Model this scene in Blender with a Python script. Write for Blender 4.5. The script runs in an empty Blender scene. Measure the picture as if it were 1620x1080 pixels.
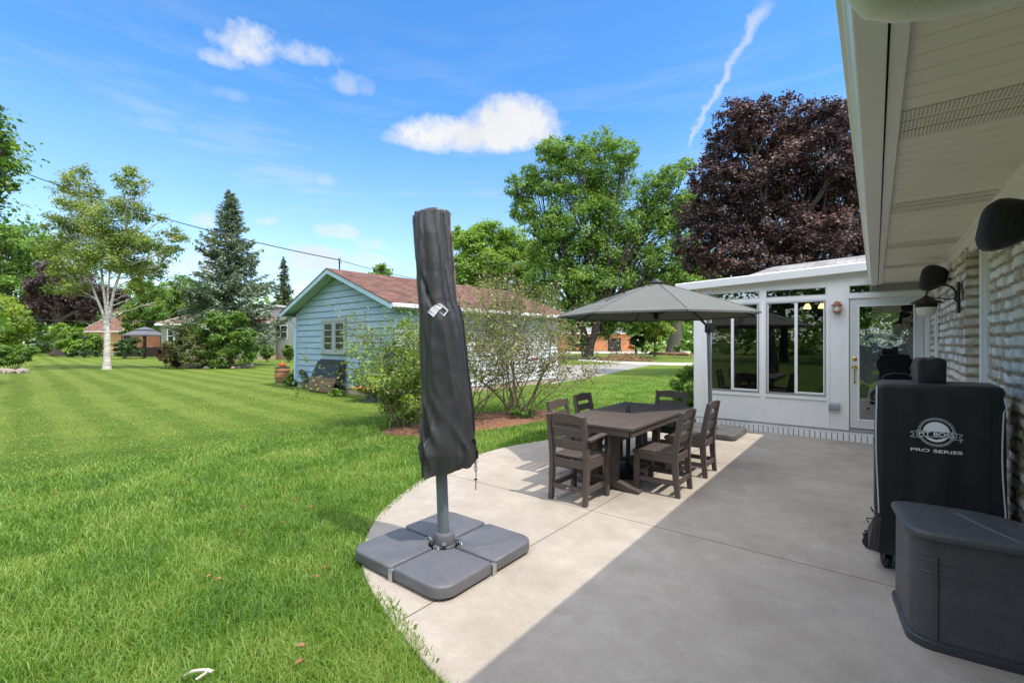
import bpy, bmesh, math, random
import numpy as np
from mathutils import Vector, Matrix, noise
PI = math.pi
R = math.radians
scene = bpy.context.scene
C = scene.collection

# ------------------------------------------------------------------ camera, sky, sun, exposure
FOC, CU, CV, EYE = 732.0, 810.0, 541.0, 1.58          # measured from the photo: focal length and horizon in its pixels, eye height in m
YAW = math.atan(575 / FOC)
cam_d = bpy.data.cameras.new('camera'); cam = bpy.data.objects.new('camera', cam_d); C.objects.link(cam)
cam_d.sensor_width = 36; cam_d.lens = FOC / 1620 * 36; cam_d.shift_y = 1 / 1620
cam_d.clip_start = .05; cam_d.clip_end = 3000
cam.location = (0, 0, EYE); cam.rotation_euler = (PI / 2, 0, YAW)
scene.camera = cam
SUN_EL, SUN_AZ = R(61.3), R(88.0)                        # azimuth clockwise from +Y
sd = Vector((math.sin(SUN_AZ) * math.cos(SUN_EL), math.cos(SUN_AZ) * math.cos(SUN_EL), math.sin(SUN_EL)))
sun_d = bpy.data.lights.new('sun', 'SUN'); sun = bpy.data.objects.new('sun', sun_d); C.objects.link(sun)
sun_d.energy = 2.0; sun_d.angle = R(.53); sun_d.color = (1, .92, .80)
sun.rotation_euler = sd.to_track_quat('Z', 'Y').to_euler(); sun.location = sd * 60
scene.view_settings.view_transform = 'Standard'; scene.view_settings.look = 'None'
scene.view_settings.exposure = 1.24; scene.view_settings.gamma = 1
scene.render.resolution_x, scene.render.resolution_y = 1024, 682

cs, sn = math.cos(YAW), math.sin(YAW)
def P(u, v, d):
    """world point at depth d metres seen in direction (u, v) of the survey photo"""
    x = (u - CU) / FOC
    return Vector((d * (-sn + x * cs), d * (cs + x * sn), EYE + (CV - v) / FOC * d))
def G(u, v, z=0):
    return P(u, v, (EYE - z) * FOC / (v - CV))

world = bpy.data.worlds.new("World"); scene.world = world; world.use_nodes = True
def build_world():
    nt = world.node_tree; N = nt.nodes; L = nt.links; N.clear()
    def nd(t, **k):
        n = N.new(t)
        for a, b in k.items(): setattr(n, a, b)
        return n
    def math_(op, a, b=None, clamp=False):
        n = nd('ShaderNodeMath', operation=op, use_clamp=clamp)
        for i, q in enumerate((a, b)):
            if q is None: continue
            if isinstance(q, (int, float)): n.inputs[i].default_value = q
            else: L.new(q, n.inputs[i])
        return n.outputs[0]
    sky = nd('ShaderNodeTexSky', sky_type='NISHITA', sun_disc=False)
    sky.sun_elevation = SUN_EL; sky.sun_rotation = SUN_AZ; sky.altitude = 100
    sky.air_density = 1.0; sky.dust_density = .35; sky.ozone_density = 2.0
    tc = nd('ShaderNodeTexCoord')
    gen = tc.outputs['Generated']
    def dot(v):
        n = nd('ShaderNodeVectorMath', operation='DOT_PRODUCT'); L.new(gen, n.inputs[0]); n.inputs[1].default_value = v
        return n.outputs['Value']
    def noise_(scale, detail, vec=gen, rough=.6):
        n = nd('ShaderNodeTexNoise'); n.inputs['Scale'].default_value = scale; n.inputs['Detail'].default_value = detail
        n.inputs['Roughness'].default_value = rough; L.new(vec, n.inputs['Vector']); return n.outputs['Fac']
    n1 = noise_(9, 8, rough=.62); n2 = noise_(30, 6)
    nn = math_('ADD', math_('MULTIPLY', n1, .7), math_('MULTIPLY', n2, .3))
    total = None
    # clouds: centre, half-width, half-height as directions measured from the photo, noise weight, density
    clouds = [(705, 218, 95, 36, 1.8, 1.), (765, 216, 125, 38, 1.1, 1.), (800, 192, 75, 40, 1.5, 1.), (765, 200, 62, 34, 1.2, 1.), (850, 200, 50, 44, 1.4, 1.), (720, 205, 70, 26, 1.5, 1.), (640, 222, 45, 18, 2.2, .8), (790, 205, 85, 50, 2.0, 1.), (850, 215, 60, 48, 2.0, 1.),
              (395, 72, 70, 36, 2.6, .85), (460, 85, 75, 22, 2.6, .6), (335, 92, 50, 16, 2.6, .55), (548, 136, 52, 20, 2.8, .4),
              (365, 152, 35, 12, 2.8, .22), (512, 286, 34, 18, 2.8, .38), (530, 368, 44, 16, 2.8, .6), (620, 392, 60, 20, 2.6, .75),
              (590, 415, 110, 24, 2.4, .7), (470, 395, 30, 14, 2.6, .6), (700, 400, 40, 18, 2.4, .6), (425, 420, 40, 16, 2.2, .8), (250, 200, 60, 14, 2.8, .2), (180, 400, 50, 22, 2.6, .6), (500, 415, 60, 28, 2.4, .8), (420, 350, 26, 14, 2.6, .55), (300, 420, 90, 36, 2.4, .7), (318, 350, 30, 20, 2.4, .7),
              (45, 240, 42, 20, 2.8, .28), (60, 330, 80, 26, 2.8, .3), (660, 395, 40, 20, 2.4, .5), (430, 400, 60, 26, 2.4, .7), (20, 395, 60, 26, 2.4, .7)]
    for (u, v, a, b, w, dens) in clouds:
        c = (P(u, v, 1) - Vector((0, 0, EYE))).normalized()
        r = Vector((0, 0, 1)).cross(c).normalized() * -1; up = r.cross(c).normalized()
        if up.z < 0: up = -up
        cz = (P(u, v, 1) - Vector((0, 0, EYE))).length
        k = FOC * cz * .92
        A = a / (FOC * math.hypot(1, (u - CU) / FOC)); B = b / (FOC * math.hypot(1, (v - CV) / FOC))
        A = a / FOC / cz; B = b / FOC / math.sqrt(cz)
        inv = math_('MAXIMUM', dot(c), .001)
        x = math_('DIVIDE', math_('DIVIDE', dot(r), inv), A); y = math_('DIVIDE', math_('DIVIDE', dot(up), inv), B)
        # flat bases: the lower half falls off faster
        yl = math_('MULTIPLY', math_('MINIMUM', y, 0.), 1.5); yu = math_('MAXIMUM', y, 0.)
        y2 = math_('ADD', yl, yu)
        d = math_('ADD', math_('MULTIPLY', x, x), math_('MULTIPLY', y2, y2))
        m = math_('SUBTRACT', 1.0, d)
        m = math_('ADD', m, math_('MULTIPLY', math_('SUBTRACT', nn, .53), w * 2.2))
        m = math_('MULTIPLY', m, 1.0 if dens < .9 else 1.35, clamp=True)
        front = math_('GREATER_THAN', dot(c), .2)
        m = math_('MULTIPLY', math_('MULTIPLY', m, dens), front)
        total = m if total is None else math_('MAXIMUM', total, m)
    # contrail: a thin band on the plane through two directions
    a = (P(1215, -5, 1) - Vector((0, 0, EYE))).normalized(); b = (P(1083, 238, 1) - Vector((0, 0, EYE))).normalized()
    nrm = a.cross(b).normalized(); mid = (a + b).normalized(); tang = (a - b).normalized()
    half = (a - b).length / 2
    t = math_('DIVIDE', dot(tang), half)
    wob = math_('MULTIPLY', math_('SUBTRACT', noise_(16, 4, rough=.55), .5), .055)
    wob2 = math_('MULTIPLY', math_('SUBTRACT', noise_(70, 5), .5), .02)
    off = math_('ABSOLUTE', math_('ADD', math_('ADD', dot(nrm), wob), wob2))
    wid = math_('ADD', .0065, math_('MULTIPLY', math_('MAXIMUM', math_('ADD', t, .6), 0.), .0055))
    m = math_('MULTIPLY', math_('SUBTRACT', 1.0, math_('DIVIDE', off, wid)), 1.2, clamp=True)
    m = math_('MULTIPLY', m, math_('MULTIPLY', math_('SUBTRACT', 1.0, math_('MULTIPLY', t, t)), 3.0, clamp=True))
    m = math_('MULTIPLY', m, math_('GREATER_THAN', dot(mid), .2))
    m = math_('MULTIPLY', m, math_('ADD', .1, math_('MULTIPLY', n2, .75)))
    total = math_('MAXIMUM', total, math_('MULTIPLY', m, 1.0, clamp=True))
    # thin streaky cirrus veil, denser towards the horizon
    mp = nd('ShaderNodeMapping'); L.new(gen, mp.inputs['Vector']); mp.inputs['Scale'].default_value = (1.2, 1.6, 11)
    mp.inputs['Rotation'].default_value = (.05, .03, .3)
    st = noise_(2.6, 6, mp.outputs[0], .62)
    st = math_('MULTIPLY', math_('SUBTRACT', st, .47), 2.0, clamp=True)
    zz = dot((0, 0, 1))
    low = math_('SUBTRACT', 1.0, math_('MULTIPLY', math_('ABSOLUTE', math_('SUBTRACT', zz, .22)), 2.6), clamp=True)
    veil = math_('MULTIPLY', st, math_('MULTIPLY', low, .75))
    total = math_('MAXIMUM', total, veil)
    hz = math_('MULTIPLY', math_('SUBTRACT', .42, zz), 1.0, clamp=True); total = math_('MAXIMUM', total, math_('MULTIPLY', hz, .95))
    # added bright cloud deck, out of view behind the camera and overhead, filling the shade
    fw = dot((-sn, cs, 0))
    behind = math_('MULTIPLY_ADD', fw, -3.0, clamp=True) if False else math_('MULTIPLY', math_('SUBTRACT', -.02, fw), 3.0, clamp=True)
    zt = math_('MULTIPLY', math_('SUBTRACT', dot((0, 0, 1)), .69), 7.0, clamp=True); behind = math_('MAXIMUM', behind, zt)
    deck = math_('MULTIPLY', math_('SUBTRACT', noise_(2.2, 6, rough=.6), .36), 6.0, clamp=True)
    total = math_('MAXIMUM', total, math_('MULTIPLY', math_('MULTIPLY', deck, behind), .9))
    # sky colour: a little more saturated, as the photo's
    hs = nd('ShaderNodeHueSaturation'); hs.inputs['Saturation'].default_value = 1.3; hs.inputs['Hue'].default_value = .501; hs.inputs['Value'].default_value = .86
    L.new(sky.outputs[0], hs.inputs['Color'])
    mx = nd('ShaderNodeMix', data_type='RGBA'); L.new(total, mx.inputs['Factor'])
    L.new(hs.outputs[0], mx.inputs['A']); cr = nd('ShaderNodeValToRGB'); L.new(noise_(7, 5), cr.inputs['Fac']); cr.color_ramp.elements[0].position = .3; cr.color_ramp.elements[0].color = (.84, .86, .91, 1); cr.color_ramp.elements[1].position = .62; cr.color_ramp.elements[1].color = (.97, .985, 1, 1)
    sc_ = nd('ShaderNodeVectorMath', operation='SCALE'); L.new(cr.outputs[0], sc_.inputs[0])
    L.new(math_('ADD', 2.75, math_('MULTIPLY', behind, 6.2)), sc_.inputs['Scale']); L.new(sc_.outputs[0], mx.inputs['B'])  # unseen clouds made far brighter than the visible ones to lift the shade
    bg = nd('ShaderNodeBackground'); bg.inputs['Strength'].default_value = .15
    L.new(mx.outputs['Result'], bg.inputs['Color'])
    out = nd('ShaderNodeOutputWorld'); L.new(bg.outputs[0], out.inputs['Surface'])
build_world()

# ------------------------------------------------------------------ materials
scene.cycles.max_bounces = 14; scene.cycles.diffuse_bounces = 8; scene.cycles.transparent_max_bounces = 12
def newmat(name):
    m = bpy.data.materials.new(name); m.use_nodes = True
    return m, m.node_tree.nodes, m.node_tree.links, m.node_tree.nodes['Principled BSDF']
def mat(name, col, rough=.6, metal=0, bump=0, bscale=40, var=0, vscale=3, stretch=(1, 1, 1), spec=.5, col2=None, sheen=0):
    m, N, L, b = newmat(name)
    b.inputs['Base Color'].default_value = (*col, 1); b.inputs['Roughness'].default_value = rough
    b.inputs['Metallic'].default_value = metal; b.inputs['Specular IOR Level'].default_value = spec
    if sheen: b.inputs['Sheen Weight'].default_value = sheen
    if bump or var or col2:
        tc = N.new('ShaderNodeTexCoord'); mp = N.new('ShaderNodeMapping'); mp.inputs['Scale'].default_value = stretch
        L.new(tc.outputs['Object'], mp.inputs['Vector'])
    if var or col2:
        n = N.new('ShaderNodeTexNoise'); n.inputs['Scale'].default_value = vscale; n.inputs['Detail'].default_value = 7
        n.inputs['Roughness'].default_value = .65
        L.new(mp.outputs[0], n.inputs['Vector'])
        r = N.new('ShaderNodeValToRGB'); e = r.color_ramp.elements
        c2 = col2 or col
        e[0].position = .32; e[0].color = (*[c * (1 - var) for c in col], 1)
        e[1].position = .68; e[1].color = (*[min(1, c * (1 + var)) for c in c2], 1)
        L.new(n.outputs['Fac'], r.inputs['Fac']); L.new(r.outputs[0], b.inputs['Base Color'])
    if bump:
        n = N.new('ShaderNodeTexNoise'); n.inputs['Scale'].default_value = bscale; n.inputs['Detail'].default_value = 5
        L.new(mp.outputs[0], n.inputs['Vector'])
        bp = N.new('ShaderNodeBump'); bp.inputs['Strength'].default_value = bump; bp.inputs['Distance'].default_value = .02
        L.new(n.outputs['Fac'], bp.inputs['Height']); L.new(bp.outputs[0], b.inputs['Normal'])
    return m
def leafmat(name, cols, trans=.35, gloss=.035, clump=.0, rough=.45):
    m, N, L, b = newmat(name); N.remove(b)
    out = N['Material Output']
    gi = N.new('ShaderNodeNewGeometry'); r = N.new('ShaderNodeValToRGB'); e = r.color_ramp.elements
    while len(e) < len(cols): e.new(.5)
    for i, c in enumerate(cols): e[i].position = i / (len(cols) - 1); e[i].color = (*c, 1)
    tc = N.new('ShaderNodeTexCoord'); n = N.new('ShaderNodeTexNoise'); n.inputs['Scale'].default_value = .6 if clump == 0 else clump
    n.inputs['Detail'].default_value = 3; L.new(tc.outputs['Object'], n.inputs['Vector'])
    ma = N.new('ShaderNodeMath'); ma.operation = 'MULTIPLY_ADD'; L.new(n.outputs['Fac'], ma.inputs[0]); ma.inputs[1].default_value = 1.6; ma.inputs[2].default_value = -.8
    ad = N.new('ShaderNodeMath'); ad.operation = 'ADD'; ad.use_clamp = True
    mu = N.new('ShaderNodeMath'); mu.operation = 'MULTIPLY_ADD'; L.new(gi.outputs['Random Per Island'], mu.inputs[0]); mu.inputs[1].default_value = .8; mu.inputs[2].default_value = .1
    L.new(mu.outputs[0], ad.inputs[0]); L.new(ma.outputs[0], ad.inputs[1]); L.new(ad.outputs[0], r.inputs['Fac'])
    df = N.new('ShaderNodeBsdfDiffuse'); tr = N.new('ShaderNodeBsdfTranslucent'); gl = N.new('ShaderNodeBsdfGlossy'); gl.inputs['Roughness'].default_value = rough + .12
    gl.inputs['Color'].default_value = (.9, .95, 1, 1)
    L.new(r.outputs[0], df.inputs['Color'])
    hs = N.new('ShaderNodeHueSaturation'); hs.inputs['Value'].default_value = 1.5; hs.inputs['Hue'].default_value = .49; L.new(r.outputs[0], hs.inputs['Color']); L.new(hs.outputs[0], tr.inputs['Color'])
    m1 = N.new('ShaderNodeMixShader'); m1.inputs[0].default_value = trans; L.new(df.outputs[0], m1.inputs[1]); L.new(tr.outputs[0], m1.inputs[2])
    m2 = N.new('ShaderNodeMixShader'); m2.inputs[0].default_value = gloss; L.new(m1.outputs[0], m2.inputs[1]); L.new(gl.outputs[0], m2.inputs[2])
    L.new(m2.outputs[0], out.inputs['Surface'])
    return m
def glassmat(name, tint, refl, wavy=0, wscale=3):
    m, N, L, b = newmat(name); N.remove(b); out = N['Material Output']
    t = N.new('ShaderNodeBsdfTransparent'); t.inputs['Color'].default_value = (*tint, 1)
    g = N.new('ShaderNodeBsdfGlossy'); g.inputs['Roughness'].default_value = .0; g.inputs['Color'].default_value = (.93, .97, 1, 1)
    lw = N.new('ShaderNodeLayerWeight'); lw.inputs['Blend'].default_value = .35
    ma = N.new('ShaderNodeMath'); ma.operation = 'MULTIPLY_ADD'; ma.use_clamp = True
    L.new(lw.outputs['Fresnel'], ma.inputs[0]); ma.inputs[1].default_value = .6; ma.inputs[2].default_value = refl
    mx = N.new('ShaderNodeMixShader'); L.new(ma.outputs[0], mx.inputs[0]); L.new(t.outputs[0], mx.inputs[1]); L.new(g.outputs[0], mx.inputs[2])
    if wavy:
        tc = N.new('ShaderNodeTexCoord'); n = N.new('ShaderNodeTexNoise'); n.inputs['Scale'].default_value = wscale; n.inputs['Detail'].default_value = 1.5
        L.new(tc.outputs['Object'], n.inputs['Vector'])
        bp = N.new('ShaderNodeBump'); bp.inputs['Strength'].default_value = 1; bp.inputs['Distance'].default_value = wavy
        L.new(n.outputs['Fac'], bp.inputs['Height']); L.new(bp.outputs[0], g.inputs['Normal'])
    L.new(mx.outputs[0], out.inputs['Surface'])
    return m
M = {}
M['white'] = mat('white_paint', (.84, .84, .85), .45, bump=.03, bscale=15, var=.03, vscale=4)
M['soffit'] = mat('soffit_vinyl', (.86, .82, .68), .5, var=.03, vscale=2)
M['trimwhite'] = mat('trim_vinyl', (.87, .85, .77), .4, var=.02)
M['alu'] = mat('aluminium', (.45, .47, .50), .35, metal=.7)
M['dark'] = mat('black_plastic', (.010, .010, .010), .45, bump=.05, bscale=200)
M['gap'] = mat('dark_gap', (.01, .01, .01), .8)
M['resin'] = mat('grey_resin', (.070, .072, .080), .42, bump=.18, bscale=220, var=.16, vscale=9)
M['resin2'] = mat('base_resin', (.112, .114, .128), .45, bump=.2, bscale=240, var=.20, vscale=5)
M['polewood'] = mat('brown_lumber', (.088, .068, .060), .5, bump=.25, bscale=30, stretch=(1, 12, 12), var=.18, vscale=9)
M['cover'] = mat('grill_cover_cloth', (.010, .011, .014), .5, bump=.25, bscale=260, var=.35, vscale=5, sheen=.12)
M['nylon'] = mat('parasol_cover_nylon', (.040, .040, .043), .30, bump=.16, bscale=14, var=.1, vscale=6)
M['trimpink'] = mat('faded_seam', (.22, .15, .13), .7)
M['logo'] = mat('printed_white', (.88, .89, .92), .6)
M['canvas'] = mat('grey_canvas', (.122, .127, .115), .85, bump=.15, bscale=600, var=.06, vscale=3)
M['steel'] = mat('grey_painted_steel', (.20, .23, .27), .38, metal=.5, var=.15, vscale=12)
M['mark'] = mat('reflective_mark', (.50, .52, .55), .5)
M['galv'] = mat('galvanised', (.5, .52, .54), .35, metal=.9)
M['brass'] = mat('brass', (.80, .52, .14), .2, metal=1)
M['copper'] = mat('aged_copper', (.42, .16, .09), .45, metal=.6, var=.3, vscale=30)
M['bronze'] = mat('dark_bronze', (.035, .022, .018), .5, metal=.4, var=.3, vscale=30)
M['frost'] = mat('frosted_glass', (.75, .70, .58), .35)
M['pane'] = glassmat('window_glass', (.34, .38, .37), .07, wavy=.0006, wscale=2.0)
M['panedoor'] = glassmat('door_glass', (.28, .31, .31), .30, wavy=.0045, wscale=4.0)
M['transom'] = glassmat('transom_glass', (.25, .3, .28), .3, wavy=.0006, wscale=2)
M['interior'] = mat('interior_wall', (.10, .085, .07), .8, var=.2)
M['blue'] = mat('blue_siding', (.29, .42, .58), .6, bump=.08, bscale=25, var=.12, vscale=1.5, stretch=(1, 1, 6))
M['bluetrim'] = mat('blue_trim', (.38, .55, .68), .55, bump=.08, bscale=25, var=.08, vscale=3)
M['greensoffit'] = mat('green_soffit', (.30, .40, .34), .7, var=.06)
M['sidewhite'] = mat('white_siding', (.72, .73, .76), .6, bump=.08, bscale=25, var=.05, vscale=1.5)
M['greyside'] = mat('grey_siding', (.42, .41, .41), .6, var=.04)
M['greenside'] = mat('sage_siding', (.26, .29, .25), .6, var=.04)
M['found'] = mat('foundation', (.42, .34, .27), .9, bump=.2, bscale=20, var=.1)
M['darkglass'] = mat('dark_pane', (.02, .022, .025), .22, spec=.8)
M['oldwood'] = mat('weathered_wood', (.20, .26, .29), .8, bump=.4, bscale=30, var=.35, vscale=20, col2=(.33, .38, .40))
M['rust'] = mat('rusty_steel', (.33, .10, .045), .75, bump=.3, bscale=60, var=.35, vscale=14, col2=(.42, .17, .09))
M['panel'] = mat('black_ribbed_panel', (.013, .013, .013), .38, bump=.1, bscale=80)
M['paneldust'] = mat('dusty_panel', (.13, .08, .055), .8, bump=.2, bscale=60, var=.2, vscale=8)
M['oak'] = mat('barrel_oak', (.36, .17, .07), .7, bump=.3, bscale=20, stretch=(8, 8, 1), var=.25, vscale=6)
M['hoop'] = mat('barrel_hoop', (.10, .11, .12), .5, metal=.6)
M['terra'] = mat('terracotta', (.52, .17, .07), .8, var=.15, vscale=12)
M['bark'] = mat('bark', (.048, .038, .030), .95, bump=1, bscale=9, stretch=(5, 5, 1), var=.45, vscale=4)
M['barkgrey'] = mat('grey_bark', (.16, .14, .12), .95, bump=1, bscale=9, stretch=(4, 4, 1), var=.4, vscale=5)
M['twig'] = mat('twig_bark', (.20, .155, .11), .9, bump=.5, bscale=60, var=.35, vscale=18)
M['birch'] = mat('birch_bark', (.44, .41, .38), .8, bump=.5, bscale=14, stretch=(1, 1, 5), var=.42, vscale=3.2, col2=(.56, .53, .50))
M['mulch'] = mat('bark_mulch', (.12, .055, .032), .95, bump=1, bscale=45, var=.5, vscale=30, col2=(.24, .12, .07))
M['stone'] = mat('edging_stone', (.30, .25, .21), .9, bump=.6, bscale=12, var=.25, vscale=7)
M['tan'] = mat('tan_brick', (.62, .37, .18), .85, var=.08, vscale=2)
M['orange'] = mat('orange_brick', (.50, .20, .09), .85, var=.1, vscale=3)
M['deck'] = mat('deck_wood', (.23, .085, .045), .8, var=.2)
M['greywood'] = mat('grey_fence_wood', (.22, .20, .19), .85, bump=.5, bscale=10, stretch=(12, 1, 1), var=.3, vscale=6)
M['drive'] = mat('old_asphalt', (.28, .26, .245), .9, bump=.4, bscale=90, var=.22, vscale=1.2)
M['kerb'] = mat('concrete_strip', (.5, .48, .45), .85, bump=.2, bscale=60, var=.1)
M['wire'] = mat('wire', (.02, .02, .02), .6)
M['flowero'] = leafmat('orange_flowers', [(.5, .2, .02), (.8, .35, .03), (.15, .3, .04)])
M['deadleaf'] = leafmat('dead_leaves', [(.28, .09, .03), (.34, .14, .06), (.30, .19, .11)])
M['glow'] = None
m, N_, L_, b_ = newmat('warm_lamp'); b_.inputs['Emission Color'].default_value = (1, .55, .15, 1); b_.inputs['Emission Strength'].default_value = 5; M['glow'] = m
# foliage
M['lf_mid'] = leafmat('leaf_mid', [(.048, .115, .014), (.12, .235, .026), (.25, .40, .06)], trans=.40)
M['lf_light'] = leafmat('leaf_light', [(.09, .18, .016), (.17, .31, .03), (.28, .42, .05)], trans=.45)
M['lf_dark'] = leafmat('leaf_dark', [(.025, .06, .014), (.05, .11, .022), (.09, .17, .035)])
M['lf_birch'] = leafmat('leaf_birch', [(.09, .155, .022), (.18, .27, .04), (.34, .38, .07)], trans=.42)
M['lf_yel'] = leafmat('leaf_yellow_green', [(.13, .20, .02), (.22, .32, .03), (.33, .42, .05)], trans=.45)
M['lf_spruce'] = leafmat('needles_blue', [(.08, .12, .07), (.18, .24, .15), (.36, .42, .29)], trans=.15)
M['lf_spruce2'] = leafmat('needles_dark', [(.05, .08, .025), (.10, .14, .05), (.16, .21, .08)], trans=.1)
M['lf_purple'] = leafmat('leaf_purple', [(.020, .012, .017), (.046, .026, .030), (.10, .058, .056), (.22, .10, .06)], trans=.3, gloss=.045, rough=.45, clump=.35)
M['lf_shrub'] = leafmat('leaf_shrub', [(.06, .13, .012), (.14, .25, .022), (.32, .40, .045)], trans=.42)
M['lf_shrub2'] = leafmat('leaf_shrub_thin', [(.06, .10, .02), (.14, .20, .04), (.30, .30, .08), (.22, .13, .06)], trans=.35)
M['lf_olive'] = leafmat('leaf_olive', [(.06, .085, .025), (.13, .15, .035), (.22, .26, .05)])
M['lf_burg'] = leafmat('leaf_burgundy', [(.08, .03, .022), (.14, .055, .035), (.13, .12, .04)])
M['grass'] = leafmat('grass_blades', [(.062, .15, .013), (.125, .26, .020), (.22, .37, .04), (.36, .43, .11)], trans=.5, gloss=.03, clump=1.3)
M['grassdry'] = leafmat('dry_grass', [(.18, .20, .04), (.36, .27, .10)], trans=.3)

def lawnmat():
    m, N, L, b = newmat('lawn'); b.inputs['Roughness'].default_value = .85; b.inputs['Specular IOR Level'].default_value = .2
    tc = N.new('ShaderNodeTexCoord'); sp = N.new('ShaderNodeSeparateXYZ'); L.new(tc.outputs['Object'], sp.inputs[0])
    def mt(op, a, b2=None, c=None, clamp=False):
        n = N.new('ShaderNodeMath'); n.operation = op; n.use_clamp = clamp
        for i, q in enumerate((a, b2, c)):
            if q is None: continue
            if isinstance(q, (int, float)): n.inputs[i].default_value = q
            else: L.new(q, n.inputs[i])
        return n.outputs[0]
    def nz(s, d=4, v=None, r=.6):
        n = N.new('ShaderNodeTexNoise'); n.inputs['Scale'].default_value = s; n.inputs['Detail'].default_value = d; n.inputs['Roughness'].default_value = r
        L.new(v or tc.outputs['Object'], n.inputs['Vector']); return n.outputs['Fac']
    big = nz(.13, 3)
    yy = mt('ADD', mt('ADD', sp.outputs['Y'], mt('MULTIPLY', sp.outputs['X'], .078)), mt('MULTIPLY', big, .9))
    yy = mt('ADD', yy, mt('MULTIPLY', nz(2.5, 2), .14))
    s = mt('SINE', mt('MULTIPLY', yy, 2 * PI / 1.06))
    s = mt('MULTIPLY_ADD', s, 1.1, .5, clamp=True)
    far = mt('MULTIPLY_ADD', sp.outputs['X'], -.35, -2.6, clamp=True)   # mown part begins about 7.5 m out
    bnd = mt('MULTIPLY', s, far)
    fine = mt('MULTIPLY_ADD', mt('ADD', mt('MULTIPLY', nz(14, 8, r=.75), .5), mt('MULTIPLY', nz(75, 4, r=.8), .5)), 2.0, -.5); mid = nz(.9, 5)
    fac = mt('ADD', mt('MULTIPLY', fine, .75), mt('MULTIPLY', mid, .55))
    fac = mt('ADD', fac, mt('MULTIPLY_ADD', bnd, .20, -.18))
    fac = mt('ADD', fac, mt('MULTIPLY_ADD', far, .22, -.16), clamp=True)
    r = N.new('ShaderNodeValToRGB'); e = r.color_ramp.elements
    e.new(.5); cols = [(.048, .095, .008), (.100, .160, .016), (.185, .235, .040)]
    for i, c in enumerate(cols): e[i].position = (.15, .5, .85)[i]; e[i].color = (*c, 1)
    L.new(fac, r.inputs['Fac']); L.new(r.outputs[0], b.inputs['Base Color'])
    bp = N.new('ShaderNodeBump'); bp.inputs['Strength'].default_value = .8; bp.inputs['Distance'].default_value = .05
    L.new(nz(60, 6, r=.85), bp.inputs['Height']); L.new(bp.outputs[0], b.inputs['Normal'])
    return m
M['lawn'] = lawnmat()

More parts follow.
